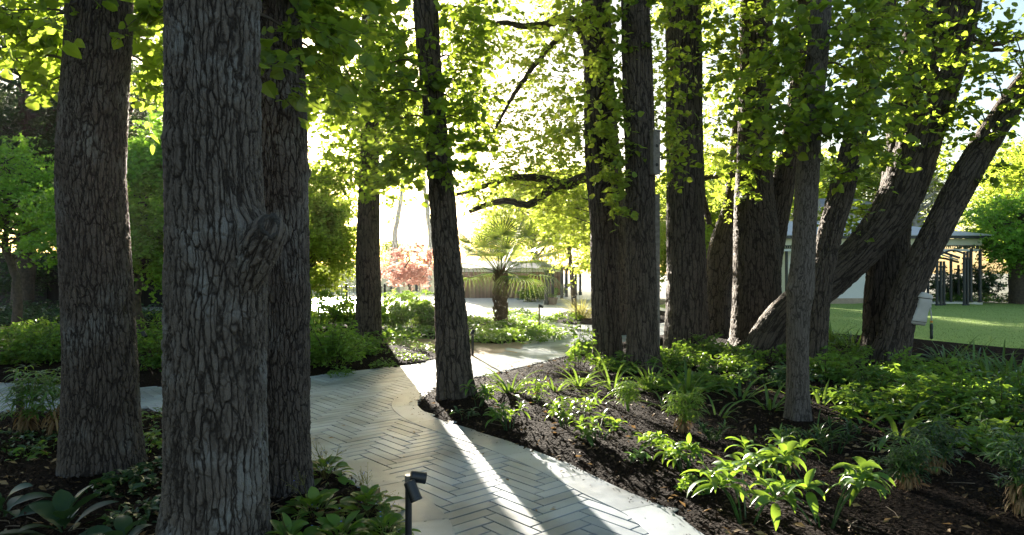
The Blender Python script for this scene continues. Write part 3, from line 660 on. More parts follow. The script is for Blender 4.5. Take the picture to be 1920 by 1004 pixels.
big_tree("trunk leaning right directly behind the slim pale trunk",
    [dict(pts=[(1524, 690, 44), (1528, 640, 40), (1538, 540, 40), (1556, 440, 42), (1578, 360, 44), (1597, 280, 38), (1622, 180, 36), (1648, 60, 36), (1662, -20, 35)], d=10.9, seg=72, step=.022, top=(9, .1, .6), flare=.14)],
    [(1620, 300, 10.6, 45, 30, .4, 14), (1640, 230, 10.4, 50, 40, .4, 18), (1590, 330, 10.4, 40, 25, .3, 9), (1600, 60, 10.6, 60, 60, .5, 24), (1660, 120, 10.5, 45, 50, .4, 18), (1570, 410, 11.4, 22, 22, .3, 6)],
    dens=1.2, seed=11, canopy=CAN_S, size=.1)
big_tree("dark twin trunk with a broad limb sweeping up from the left, at the lawn edge",
    [dict(pts=[(1650, 675, 76), (1656, 640, 70), (1660, 560, 70), (1666, 480, 66), (1678, 400, 58), (1690, 320, 60), (1702, 200, 62), (1722, 80, 60), (1735, -20, 58)], d=12.0, seg=80, step=.024, top=(11, .18, .6), flare=.12),
     dict(pts=[(1428, 668, 76), (1452, 622, 70), (1490, 578, 66), (1555, 526, 63), (1618, 468, 66), (1668, 405, 74), (1702, 330, 76), (1728, 250, 74), (1762, 150, 70), (1790, 60, 68), (1806, -20, 66)], d=11.75, seg=84, step=.024, top=(10, .16, .4), flare=0)],
    [(1720, 60, 11, 70, 60, .6, 34), (1670, 40, 11, 50, 50, .5, 20), (1690, 170, 11.1, 45, 50, .4, 18), (1740, 140, 11, 50, 50, .5, 20), (1660, 290, 11, 30, 25, .3, 8), (1690, 235, 11, 45, 30, .4, 12), (1640, 150, 11.4, 40, 40, .4, 14), (1590, 395, 13, 30, 30, .5, 10), (1605, 420, 13, 25, 20, .4, 8)],
    dens=1.15, bark="bark_mid_b", seed=12, canopy=CAN, size=.1)
big_tree("leaning trunk rising to the right edge, with the grey hose reel on it",
    [dict(pts=[(1668, 672, 64), (1676, 640, 56), (1693, 575, 52), (1722, 500, 48), (1762, 420, 48), (1800, 350, 48), (1840, 280, 45), (1885, 210, 42), (1930, 150, 40), (1990, 80, 36)], d=11.2, seg=72, step=.022, top=(9, .08, .6), flare=.14,
          bulges=[(0, at(0, 360, 11.2)[2], .04, .05, .05, .35, (-.9, -.2, .3))])],
    [(1860, 130, 11, 60, 50, .6, 24), (1900, 60, 11, 60, 50, .6, 22), (1830, 200, 11.2, 45, 40, .5, 14), (1890, 250, 11.2, 45, 45, .5, 18), (1840, 330, 11, 40, 22, .3, 9), (1800, 270, 11.4, 40, 40, .4, 12), (1900, 320, 11.2, 40, 25, .4, 9), (1780, 200, 11.6, 40, 50, .5, 14), (1830, 50, 11.5, 50, 50, .5, 18), (1915, 180, 10.8, 40, 50, .5, 12)],
    limbs=[([at(1800, 60, 11.8), at(1850, 85, 11.7), at(1900, 72, 11.6), at(1960, 66, 11.5)], [.05, .04, .035, .02]), ([at(1800, 95, 11.8), at(1860, 95, 11.6), at(1940, 100, 11.4)], [.03, .025, .015])],
    dens=1.4, seed=13, canopy=[(1.5, 0, 7.2, 1.8, 60)], size=.1)
big_tree("gnarled old trunk with a curved side stem, behind and left of the forked trunk",
    [dict(pts=[(1346, 618, 58), (1348, 560, 54), (1350, 500, 52), (1356, 450, 44), (1370, 390, 30), (1378, 320, 22)], d=15.6, seg=64, step=.03, top=(7, .06, .5), flare=.1),
     dict(pts=[(1358, 616, 26), (1357, 570, 22), (1360, 535, 22), (1374, 505, 20), (1392, 470, 17), (1404, 430, 12)], d=15.3, seg=40, step=.03, flare=.1)],
    [(1350, 340, 15.6, 45, 50, .8, 26), (1385, 380, 15.8, 30, 30, .6, 12), (1330, 260, 15.6, 40, 50, .8, 20), (1240, 90, 15.2, 18, 80, .8, 26), (1238, 200, 15.2, 16, 50, .6, 14), (1352, 150, 15.6, 35, 60, .8, 28), (1345, 50, 15.6, 40, 50, .8, 24), (1240, 380, 15.4, 14, 40, .6, 10)],
    limbs=[([at(1330, 420, 15.2), at(1325, 385, 15.1), at(1318, 345, 15.1), at(1340, 335, 15.0), at(1385, 325, 15)], [.05, .06, .06, .045, .02])],
    seed=14, leaf="leaf_fresh", size=.11, tmpl=SIMPLE)
# --- broad tree whose limbs reach left over the path
B_ = 16.5
big_tree("broad tree with crooked dark limbs reaching left above the palm",
    [dict(pts=[(1150, 625, 60), (1150, 500, 54), (1148, 400, 50), (1140, 300, 46), (1130, 150, 40), (1120, 0, 34)], d=B_, seg=60, step=.03, top=(10, .15, .5), flare=.1)],
    [(880, 30, 16, 60, 50, 1.2, 34), (960, 60, 17, 60, 60, 1.5, 40), (1040, 120, 16.5, 55, 60, 1.5, 40), (900, 130, 17, 50, 50, 1.3, 28), (980, 180, 17.5, 60, 50, 1.5, 36), (1060, 230, 16.5, 50, 50, 1.3, 34), (920, 240, 17.5, 45, 45, 1.2, 20), (1000, 270, 17, 55, 45, 1.4, 34), (960, 320, 16.5, 60, 35, 1.3, 30), (1050, 320, 16.2, 50, 35, 1.2, 30), (890, 335, 16, 40, 25, 1, 14), (1080, 390, 16.5, 40, 40, 1, 22), (1020, 385, 16.2, 45, 25, 1, 16), (1090, 460, 17, 35, 45, 1, 20), (1040, 20, 17, 60, 50, 1.5, 36), (870, 200, 16.5, 35, 40, 1, 14), (905, 372, 15.8, 40, 14, .6, 8), (1065, 430, 16.3, 35, 30, .8, 13)],
    limbs=[([at(1150, 90, 16.3), at(1090, 50, 16.2), at(1045, 33, 16.1), at(1015, 45, 16.0), at(980, 48, 16), at(940, 44, 16), at(900, 52, 16.1)], [.14, .11, .10, .085, .07, .05, .03]),
           ([at(1140, 200, 16.3), at(1080, 60, 16), at(1040, 70, 15.9), at(1010, 105, 15.9), at(965, 160, 15.9), at(945, 195, 15.9), at(930, 230, 15.9), at(905, 288, 15.8)], [.12, .09, .06, .055, .045, .03, .022, .008]),
           ([at(1150, 360, 16.3), at(1100, 333, 16), at(1060, 345, 15.9), at(1005, 335, 15.8), at(960, 332, 15.8), at(920, 345, 15.8), at(880, 358, 15.8), at(850, 366, 15.8)], [.15, .12, .105, .09, .07, .055, .045, .03]),
           ([at(1080, 340, 15.95), at(1035, 352, 15.8), at(1010, 370, 15.75), at(985, 382, 15.7), at(940, 376, 15.7), at(905, 385, 15.7), at(880, 398, 15.7)], [.11, .095, .085, .075, .065, .06, .045])],
    seed=15, leaf="leaf_fresh", size=.115, tmpl=SIMPLE, per=14, canopy=[(-2, 0, 9.5, 2.2, 90)])

# ------------------------------------------------------------------ other trees
def garden_tree(name, label, x, y, h, rx, cz0, leaf, bark, size, nblob, per_blob, seed, tr=.16, group=None, tmpl=SIMPLE, per=12, lean=(0, 0), fork=0, rb=None, open_=.8):
    """free-standing tree: tapered trunk, limbs to each clump, crown of separate sprays between cz0 and h"""
    rng = np.random.default_rng(seed); root = thing(name, label, "tree", (x, y, 0), group)
    tm = MB(); ht = cz0 + (h - cz0) * .62; b = np.array([x, y, 0.0]); tp = b + [lean[0], lean[1], ht]
    C = limb_mesh(tm, [b - [0, 0, .1], b * .7 + tp * .3 + rng.normal(0, .08, 3), b * .35 + tp * .65 + rng.normal(0, .12, 3), tp], [tr * 1.25, tr, tr * .75, tr * .3], 12, .12, seed, .1)
    lm = MB(); zc = (cz0 + h) / 2; rz = (h - cz0) / 2; rbb = rb or rx * .36
    brm = lm
    for k in range(nblob):
        v = norm(rng.normal(size=3)) * rng.uniform(.45, 1.0); c = np.array([x + lean[0] * .8 + v[0] * rx * .8, y + lean[1] * .8 + v[1] * rx * .8, zc + v[2] * rz * .8])
        f = rng.uniform(.7, 1.25); n = int(per_blob * f * f * open_)
        blob(lm, None, c, (rbb * f, rbb * f, rbb * f * .62), n, per, size, rng, tmpl, hub=[x, y, zc - rz * .5], ln=(.2, .55) if rx < 3 else (.35, .8))
        q = nearest(C, c, .5)
        V, Q = tube_arrays(catmull(np.array([q, q * .5 + c * .5 + rng.normal(0, .15, 3), c]), 7), np.linspace(tr * .35, .012, 7), 5); brm.cur = 1; brm.add(V, Q); brm.cur = 0
    tm.build("trunk", M[bark], root, smooth=True, bark=True)
    lm.build("crown", [M[leaf], M["twig"] if bark != "bark_pale" else M[bark]], root)
    return root
def copy_tree(src, label, x, y, rz, sc):
    r = src.copy(); COL.objects.link(r); r.location = (x, y, 0); r.rotation_euler = (0, 0, rz); r.scale = (sc, sc, sc); r["label"] = label
    for ch in list(src.children):
        c = ch.copy(); COL.objects.link(c); c.parent = r
    return r

# dark evergreens and the fence at the left
e1 = garden_tree("evergreen_tree", "dark evergreen against the left edge, its straight trunk before the board fence", -17.6, 24.5, 13, 4.4, 1.5, "leaf_dark", "bark_far", .17, 64, 52, 21, tr=.3, open_=.9)
copy_tree(e1, "dark evergreen seen between the left edge and the first trunk", -15.2, 26.8, 2.1, .85)
copy_tree(e1, "dark low evergreen seen between the first and the burled trunk", -11.2, 26.6, 4.0, .55)
copy_tree(e1, "tall dark evergreen farthest back beyond the left board fence", -21, 33, 1.2, 1.2)
m1 = garden_tree("maple_tree", "bright green multi-stemmed maple between the first and the burled trunk", -7.45, 13.9, 5.0, 1.9, .8, "leaf_maple", "bark_far", .08, 46, 84, 22, tr=.075, tmpl=MAPLE, per=12, rb=.62, open_=1)
garden_tree("maple_tree", "spreading maple against the left edge above the pale gravel path", -12.8, 17.6, 5.2, 2.5, 1.9, "leaf_maple", "bark_far", .09, 34, 50, 23, tr=.1, tmpl=MAPLE, rb=.75)
garden_tree("tree", "yellow-green small-leaved tree behind the narrow trunk, left of the sun gap", -5.5, 18.2, 4.7, 1.4, .6, "leaf_fresh", "bark_far", .09, 60, 78, 24, tr=.06, rb=.5)
copy_tree(e1, "unseen dark evergreen added left of the front bed to block fill light", -11.5, 2.0, .5, .8)  # out of view, added to cut sky fill on the trunks from the left
copy_tree(e1, "unseen dark evergreen added behind the left front bed to block fill light", -8.0, -7.0, 2.7, .9)  # behind the camera, added as another blocker of fill light
# red maple and pale trunks
garden_tree("maple_tree", "small red-leaved maple seen left of the leaning slim trunk", -3.95, 26.5, 2.8, 1.15, .5, "leaf_red", "bark_far", .10, 26, 16, 25, tr=.05, tmpl=MAPLE, rb=.4, open_=.8)
p1 = garden_tree("gum_tree", "pale straight gum trunk behind the red maple, nearer the sun", -6.9, 41, 14, 2.4, 5.6, "leaf_fresh", "bark_pale", .16, 30, 48, 26, tr=.16)
copy_tree(p1, "pale straight gum trunk behind the red maple, nearer the leaning slim trunk", -5.4, 43, 2.0, 1.02)
# lit trees beyond the path
c1 = garden_tree("tree", "bright leafy tree beyond the brown garage, above the palm", 1.5, 46, 9.5, 4.2, 1.4, "leaf_fresh", "bark_far", .2, 46, 52, 27, tr=.25, open_=.9)
copy_tree(c1, "leafy tree seen between the two close trunks and the middle trunk", 10.6, 36, 1.0, .9)
copy_tree(c1, "leafy tree above the white house wall, behind the forked trunk", 14.5, 43, 2.6, 1.05)
copy_tree(c1, "leafy tree beyond the pergola posts right of the palm", 6.0, 42, 3.3, .55)
copy_tree(c1, "sunlit tree at the right edge beyond the lawn", 31, 40, 4.4, 1.0)
copy_tree(c1, "sunlit tree behind the verandah's right end", 24.5, 44, 5.1, 1.1)
copy_tree(c1, "tallest sunlit tree beyond the lawn, behind the weeping maple", 37, 47, .4, 1.3)
copy_tree(c1, "leafy tree behind the slate roof of the upper storey", 20.5, 50, 1.4, 1.25)
copy_tree(c1, "leafy tree beyond the iron fence, added to keep low sun off the path", -12.7, 38, 5.0, .8)  # added to block sun patches on the left part of the paving
copy_tree(c1, "far leafy tree above the gum trunks", -11.0, 62, 2.2, .5)
copy_tree(c1, "far leafy tree right of the gum trunks", -1.0, 63, 5.6, .75)
copy_tree(c1, "far leafy tree at the left behind the evergreens", -27, 52, 3.7, 1.3)
garden_tree("maple_tree", "weeping maple with a thick trunk at the right lawn edge", 22.2, 29.6, 5.2, 3.0, 1.5, "leaf_maple", "bark_far", .12, 44, 44, 28, tr=.45, tmpl=MAPLE, rb=.8)
garden_tree("tree", "half-bare dry tree with pale twigs beyond the house roof", 22.5, 38, 7.4, 2.8, 3.2, "leaf_dry", "bark_pale", .10, 40, 16, 29, tr=.16, open_=.6)
g1 = garden_tree("tree", "low yellow-green tree behind the gnarled trunk", 5.9, 21.5, 4.8, 1.6, .3, "leaf_fresh", "bark_far", .095, 44, 60, 30, tr=.07, rb=.55)
copy_tree(g1, "low yellow-green tree seen left of the white house wall", 8.1, 25.5, 2.2, 1.15)
copy_tree(g1, "leafy tree seen between the middle trunk and the forked trunk", 7.4, 28.5, 4.0, 1.35)
copy_tree(g1, "small leafy tree behind the two close trunks", 3.9, 26.0, 5.1, 1.2)
garden_tree("tree", "leafy tree with hanging sprays over the sunlit path, right of the palm", 2.5, 27.5, 6.4, 2.1, 2.2, "leaf_fresh", "bark_far", .11, 46, 60, 31, tr=.09, rb=.7)

# ------------------------------------------------------------------ palm
def fan_palm(label, base, h, seed):
    rng = np.random.default_rng(seed); root = thing("fan_palm", label, "palm", base); b = np.array(base, float)
    tm = MB(); zz = np.linspace(-.1, h, 26); rr = .15 + .03 * np.sin(zz * 25) * (zz < h * .9) + .03 * (zz / h)
    V, Q = tube_arrays(np.c_[np.full(26, b[0]) + .04 * np.sin(zz * 1.5), np.full(26, b[1]), zz], rr, 18); tm.add(V, Q)
    n = 260; a = rng.uniform(0, 6.28, n); z = rng.uniform(.05, h, n)      # shaggy leaf bases
    P = np.c_[b[0] + .15 * np.cos(a), b[1] + .15 * np.sin(a), z]
    put_leaves(tm, P, np.c_[np.cos(a) * .5, np.sin(a) * .5, np.ones(n)], np.c_[np.cos(a), np.sin(a), np.zeros(n)], rng.uniform(.10, .22, n), (SIMPLE_V, SIMPLE_F), .6)
    tm.build("trunk", simple("palm_fibre", (.13, .085, .05), .95, noise=.5, nscale=30, bump=.02), root)
    spec = [(rng.uniform(0, 6.28), e) for e in np.linspace(82, 0, 26)]
    for k, (az, el) in enumerate(spec):
        az = k * 2.399 + rng.normal(0, .15); e = math.radians(el + rng.normal(0, 5)); ln = rng.uniform(.95, 1.3)
        hd = np.array([math.cos(az), math.sin(az), 0]); start = b + [0, 0, h - .1] + hd * .08
        ds = np.linspace(0, 1, 7); els = e - ds * .45; steps = np.c_[np.cos(els)[:, None] * hd[None, :2], np.sin(els)] * ln / 6
        pt = start + np.concatenate([[np.zeros(3)], np.cumsum(steps[1:], 0)])
        fm = MB(); fm.tube(pt, np.linspace(.014, .009, 7), 5)
        end = pt[-1]; D0 = norm(pt[-1] - pt[-2]); Sx = norm(np.cross(D0, [0, 0, 1.0])); Up = np.cross(Sx, D0)
        nb = 19; fa = np.linspace(-1.8, 1.8, nb); R = rng.uniform(.75, .95)
        for f_ in fa:
            d1 = D0 * math.cos(f_) + Sx * math.sin(f_); d1 = norm(d1 + Up * (.18 * (1 - abs(f_) / 2.2)) ); L_ = R * (1 - .16 * abs(f_) / 2.15)
            tt = np.linspace(0, 1, 6); dr = .10 + .3 * max(0, math.cos(e)) + (.45 if el < 25 else 0)
            q = end + d1 * (L_ * tt)[:, None] + np.array([0, 0, -1.0]) * (dr * L_ * np.clip(tt - .45, 0, 1)[:, None] ** 2 * 2.4)
            wv = norm(np.cross(d1, Up)); wd = np.array([.012, .036, .05, .034, .018, .002]) * .42
            Vv = np.stack([q - wv * wd[:, None] + Up * wd[:, None] * .5, q, q + wv * wd[:, None] + Up * wd[:, None] * .5], 1).reshape(-1, 3)
            k3 = np.arange(5)[:, None] * 3
            fm.add(Vv, np.concatenate([np.concatenate([k3, k3 + 1, k3 + 4, k3 + 3], 1), np.concatenate([k3 + 1, k3 + 2, k3 + 5, k3 + 4], 1)]))
        fm.build("frond", M["palm"], root)
    return root
pb = gp(938, 613); fan_palm("fan palm with shaggy trunk in the ground cover beyond the path", pb, 1.55, 40)

# ------------------------------------------------------------------ low planting
def prof_fn(kind, t):
    if kind == "strap": return np.clip((t + .06) / .25, 0, 1) ** .5 * np.clip((1 - t) / .45, 0, 1) ** .7
    if kind == "lance": return np.sin(np.pi * np.clip(t, 0, 1) ** .85) ** .9 + .03
    if kind == "oval": return np.clip(np.sin(np.pi * t ** .8), 0, 1) ** .62 * 1.0 + .02
    return np.where(t < .25, .12, np.sin(np.pi * np.clip((t - .22) / .78, 0, 1) ** .8) ** .7 + .02)      # stalked
def blades(mb, P, az, el0, el1, Ln, wd, segs=5, prof="lance", fold=.35, twist=0.0, pw=1.0):
    """arching leaves: each leaves P at azimuth az, rising at el0 and bending to el1"""
    n = len(P); t = np.linspace(0, 1, segs + 1); b = lambda v: np.broadcast_to(np.asarray(v, float), (n,))
    az, el0, el1, Ln, wd = b(az), b(el0), b(el1), b(Ln), b(wd)
    el = el0[:, None] + (el1 - el0)[:, None] * t[None] ** pw
    hd = np.stack([np.cos(az), np.sin(az)], -1)
    dv = np.concatenate([np.cos(el)[..., None] * hd[:, None], np.sin(el)[..., None]], -1)
    st = dv * (Ln / segs)[:, None, None]
    C = P[:, None] + np.concatenate([np.zeros((n, 1, 3)), np.cumsum((st[:, 1:] + st[:, :-1]) / 2, 1)], 1)
    sd_ = np.stack([-hd[:, 1], hd[:, 0], np.zeros(n)], -1)
    tw = b(twist); up = np.cross(dv, sd_[:, None]) * -1
    Sx = sd_[:, None] * np.cos(tw)[:, None, None] + up * np.sin(tw)[:, None, None]
    Nn = np.cross(dv, Sx); Nn = np.where(Nn[..., 2:] < 0, -Nn, Nn)
    w = wd[:, None] * .5 * prof_fn(prof, t)[None]
    V = np.stack([C - Sx * w[..., None] + Nn * (w * fold)[..., None], C, C + Sx * w[..., None] + Nn * (w * fold)[..., None]], 2)
    m = (segs + 1) * 3; k = np.arange(segs)[:, None] * 3
    q = np.concatenate([np.concatenate([k, k + 1, k + 4, k + 3], 1), np.concatenate([k + 1, k + 2, k + 5, k + 4], 1)])
    mb.add(V.reshape(-1, 3), (np.arange(n)[:, None, None] * m + q[None]).reshape(-1, 4))
    return C
def strap_plant(name, label, p, n, ln, wd, seed, mat="strap", spread=(1.35, .25), bend=1.5, group=None, cat="plant", rad=.06):
    rng = np.random.default_rng(seed); mb = MB()
    az = rng.uniform(0, 6.28, n); el = rng.uniform(spread[1], spread[0], n)
    P = np.array(p, float) + np.c_[np.cos(az) * rad * rng.random(n), np.sin(az) * rad * rng.random(n), np.full(n, -.01)]
    blades(mb, P, az, el, el - rng.uniform(.5, 1.2, n) * bend, ln * rng.uniform(.6, 1.1, n), wd * rng.uniform(.75, 1.1, n), 9, "strap", .45, rng.normal(0, .2, n), 1.3)
    o = mb.build(name, M[mat], smooth=True); return tag(o, label, cat, group)
def whorl_plant(name, label, p, h, stems, per, ln, wd, seed, mat="plant", spread=.5, tiers=1, group=None, el=(.45, -.9), prof="lance"):
    """upright stems each topped by one or more drooping whorls of leaves"""
    rng = np.random.default_rng(seed); root = thing(name, label, "plant", p, group); sm = MB(); lm = MB(); b = np.array(p, float)
    for k in range(stems):
        a = rng.uniform(0, 6.28); rr = spread * h * math.sqrt(rng.random()); hh = h * rng.uniform(.55, 1.05)
        tip = b + [math.cos(a) * rr, math.sin(a) * rr, hh]; mid = b * .5 + tip * .5 + [0, 0, hh * .1]
        C = catmull(np.array([b + [math.cos(a) * .03, math.sin(a) * .03, -.02], mid, tip]), 7); sm.tube(C, np.linspace(.006, .0035, 7), 5)
        for q in range(tiers):
            c = C[-1 - q * 2]; n = per; az = np.arange(n) * 2.399 + rng.uniform(0, 6.28) + rng.normal(0, .2, n)
            age = np.linspace(0, 1, n); e0 = el[0] + .7 * (1 - age) - .5 * age * 0 + rng.normal(0, .2, n)
            s_ = ln * rng.uniform(.7, 1.1, n) * (1 - .25 * (1 - age)) * (1 - .1 * q)
            P = np.tile(c, (n, 1)); P[:, 2] -= age * .03
            blades(lm, P, az, e0, e0 + el[1] * rng.uniform(.7, 1.2, n), s_, wd * rng.uniform(.8, 1.1, n), 6, prof, .32, rng.normal(0, .25, n))
    sm.build("stems", M["plant_dark"] if mat != "plant_lush" else M["plant"], root); lm.build("leaves", M[mat], root, smooth=True); return root
def fine_plant(name, label, p, h, stems, seed, mat="plant_dark", dead=True, group=None, ln=.10):
    """stems crowded with narrow drooping leaflets, dead ones hanging below"""
    rng = np.random.default_rng(seed); root = thing(name, label, "plant", p, group); sm = MB(); lm = MB(); dm = MB(); b = np.array(p, float)
    for k in range(stems):
        a = rng.uniform(0, 6.28); rr = .35 * h * rng.random(); hh = h * rng.uniform(.6, 1.05)
        tip = b + [math.cos(a) * rr, math.sin(a) * rr, hh]; C = catmull(np.array([b + [0, 0, -.02], b * .6 + tip * .4 + [0, 0, .03], tip]), 9); sm.tube(C, np.linspace(.007, .004, 9), 5)
        for q in (8, 7, 6, 5, 4):
            stalk = 3 if q > 5 else 2
            for w in range(stalk):
                az0 = rng.uniform(0, 6.28); e0 = rng.uniform(.1, 1.1); L0 = rng.uniform(.05, .13) * (h / .4)
                fan = C[q] + L0 * np.array([math.cos(az0) * math.cos(e0), math.sin(az0) * math.cos(e0), math.sin(e0)])
                sm.tube([C[q], fan], [.003, .002], 3, cap=False)
                n = 7; az = az0 + np.linspace(-1.7, 1.7, n) + rng.normal(0, .08, n)
                blades(lm, np.tile(fan, (n, 1)), az, .35 + rng.normal(0, .2, n), -.75 + rng.normal(0, .3, n), ln * rng.uniform(.7, 1.1, n), ln * .13, 4, "lance", .2)
        if dead:
            n = 26; az = rng.uniform(0, 6.28, n); P = b + (tip - b) * rng.uniform(.25, .6, (n, 1))
            blades(dm, P, az, -.3, -1.5, ln * 1.1 * rng.uniform(.6, 1.2, n), ln * .12, 4, "lance", .3)
    sm.build("stems", M["plant"], root); lm.build("leaves", M[mat], root, smooth=True)
    if dead: dm.build("dead_leaves", M["dead"], root, smooth=True)
    return root
def shrub(name, label, p, h, rad, stems, twigs, seed, mat="plant_lush", leaf=.06, wid=.42, group=None, per=11, cat="shrub", lowest=.25, flat=.55):
    """many thin stems spreading from the root, each with sprays of small pointed leaves"""
    rng = np.random.default_rng(seed); root = thing(name, label, cat, p, group); sm = MB(); lm = MB(); b = np.array(p, float)
    Ps, Ds, Ls = [], [], []
    for k in range(stems):
        a = rng.uniform(0, 6.28); rr = rad * math.sqrt(rng.random()) ; hh = h * rng.uniform(.55, 1.0) * (1 - .35 * (rr / rad) ** 2)
        tip = b + [math.cos(a) * rr, math.sin(a) * rr, hh]; st = b + [math.cos(a) * rr * .25, math.sin(a) * rr * .25, -.02]
        C = catmull(np.array([st, st * .5 + tip * .5 + [0, 0, hh * .12], tip]), 12); sm.tube(C, np.linspace(.007, .0025, 12), 4)
        for q in range(twigs):
            t = rng.uniform(lowest, 1); i = int(t * 11); dz = rng.uniform(0, 6.28)
            Ps.append(C[i]); Ds.append([math.cos(dz), math.sin(dz), rng.uniform(-.1, .7)]); Ls.append(rng.uniform(.10, .24) * (.6 + h * .5))
    sprays(lm, sm, np.array(Ps), np.array(Ds), np.array(Ls), per, leaf, rng, SIMPLE, flat=flat, droop=.35, wid=wid / .8, r=.0018)
    sm.build("stems", M["twig"], root); lm.build("leaves", M[mat], root); return root
def cover(name, label, p, rad, h, n, seed, mat="plant", leaf=.05, wid=.55, group=None, cat="plant"):
    """a low spreading clump of small stalked leaves, one mesh"""
    rng = np.random.default_rng(seed); mb = MB(); a = rng.uniform(0, 6.28, n); r = rad * np.sqrt(rng.random(n)); b = np.array(p, float)
    z = h * (1 - (r / rad) ** 2 * .7) * rng.uniform(.25, 1, n)
    P = b + np.c_[np.cos(a) * r, np.sin(a) * r, z]; az = a + rng.normal(0, .9, n)
    blades(mb, P, az, rng.normal(.45, .35, n), rng.normal(-.5, .3, n), leaf * rng.uniform(.6, 1.2, n), leaf * wid * rng.uniform(.8, 1.1, n), 3, "oval", .3, rng.normal(0, .4, n))
    q = rng.choice(n, n // 4); thin_tubes(mb, b + np.c_[np.cos(a[q]) * r[q] * .8, np.sin(a[q]) * r[q] * .8, np.full(len(q), -.01)], P[q] * .5 + (b + np.c_[np.cos(a[q]) * r[q] * .85, np.sin(a[q]) * r[q] * .85, z[q] * .0]) * .5, P[q], .002, .001)
    return tag(mb.build(name, M[mat]), label, cat, group)
def broad_rosette(name, label, p, n, ln, wd, seed, mat="plant_dark", el=(1.1, .1), group=None, flowers=0, h=.12, sp=.05):
    rng = np.random.default_rng(seed); root = thing(name, label, "plant", p, group); mb = MB(); b = np.array(p, float)
    az = np.arange(n) * 2.399 + rng.normal(0, .25, n); f = np.linspace(0, 1, n); e = el[0] + (el[1] - el[0]) * f + rng.normal(0, .12, n)
    P = b + np.c_[np.cos(az) * sp * f, np.sin(az) * sp * f, h * (1 - f) * .5 + .01]
    blades(mb, P, az, e, e - rng.uniform(.5, 1.3, n), ln * (.65 + .45 * f) * rng.uniform(.8, 1.1, n), wd * rng.uniform(.8, 1.1, n), 8, "stalk", .28, rng.normal(0, .3, n))
    mb.build("leaves", M[mat], root, smooth=True)
    if flowers:
        fm = MB(); st = MB()
        for k in range(flowers):
            a = rng.uniform(0, 6.28); r = rng.uniform(.1, .9) * ln; tip = b + [math.cos(a) * r, math.sin(a) * r, rng.uniform(.1, .3)]
            C = catmull(np.array([b, b * .4 + tip * .6 + [0, 0, .05], tip]), 6); st.tube(C, .0016, 3, cap=False)
            for w in range(10):
                q = C[-1] + rng.normal(0, .03, 3); st.tube([C[4], q], [.001, .0007], 3, cap=False)
                put_leaves(st, q[None], rng.normal(size=(1, 3)), rng.normal(size=(1, 3)), .008, SIMPLE)
                if rng.random() < .12: put_leaves(fm, np.tile(q, (5, 1)), np.c_[np.cos(np.arange(5) * 1.257), np.sin(np.arange(5) * 1.257), np.full(5, .1)], np.tile([0, 0, 1.0], (5, 1)), .007, SIMPLE, 1.2)
        st.build("flower_stalks", M["grassy"], root)
        if fm.n: fm.build("flowers", M["flower"], root)
    return root

WH = "broad-leaved whorled plants along the path edge"
for i, (px, py, h, st, ln, lab, mt) in enumerate([
    (1400, 992, .36, 7, .20, "sunlit whorled plant with drooping yellow-green leaves, lowest beside the path corner", "plant"),
    (1545, 1000, .42, 7, .21, "large sunlit whorled plant at the bottom of the right bed, right of its twin", "plant"),
    (1452, 925, .34, 8, .19, "whorled plant just behind the two sunlit ones at the bottom of the right bed", "plant"),
    (1285, 900, .27, 8, .15, "whorled plant near the path edge, third up from the bottom of the right bed", "plant"),
    (1222, 862, .24, 7, .14, "whorled plant in the middle of the path-edge row, beside a bare patch of mulch", "plant"),
    (1120, 838, .25, 8, .15, "widest whorled plant in the middle of the path-edge row", "plant"),
    (1058, 812, .26, 7, .14, "whorled plant below the long strappy clump, in the path-edge row", "plant"),
    (955, 812, .24, 7, .14, "whorled plant in front of the upright strappy clump", "plant"),
    (898, 770, .30, 6, .15, "whorled plant right against the leaning slim trunk", "plant"),
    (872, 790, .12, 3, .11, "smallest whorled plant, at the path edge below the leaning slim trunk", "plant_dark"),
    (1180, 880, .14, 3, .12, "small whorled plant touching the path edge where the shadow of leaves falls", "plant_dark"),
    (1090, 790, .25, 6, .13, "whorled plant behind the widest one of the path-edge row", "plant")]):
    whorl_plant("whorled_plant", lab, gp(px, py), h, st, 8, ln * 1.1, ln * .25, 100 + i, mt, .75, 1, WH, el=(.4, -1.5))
ST = "strappy-leaved clumps in the right bed"
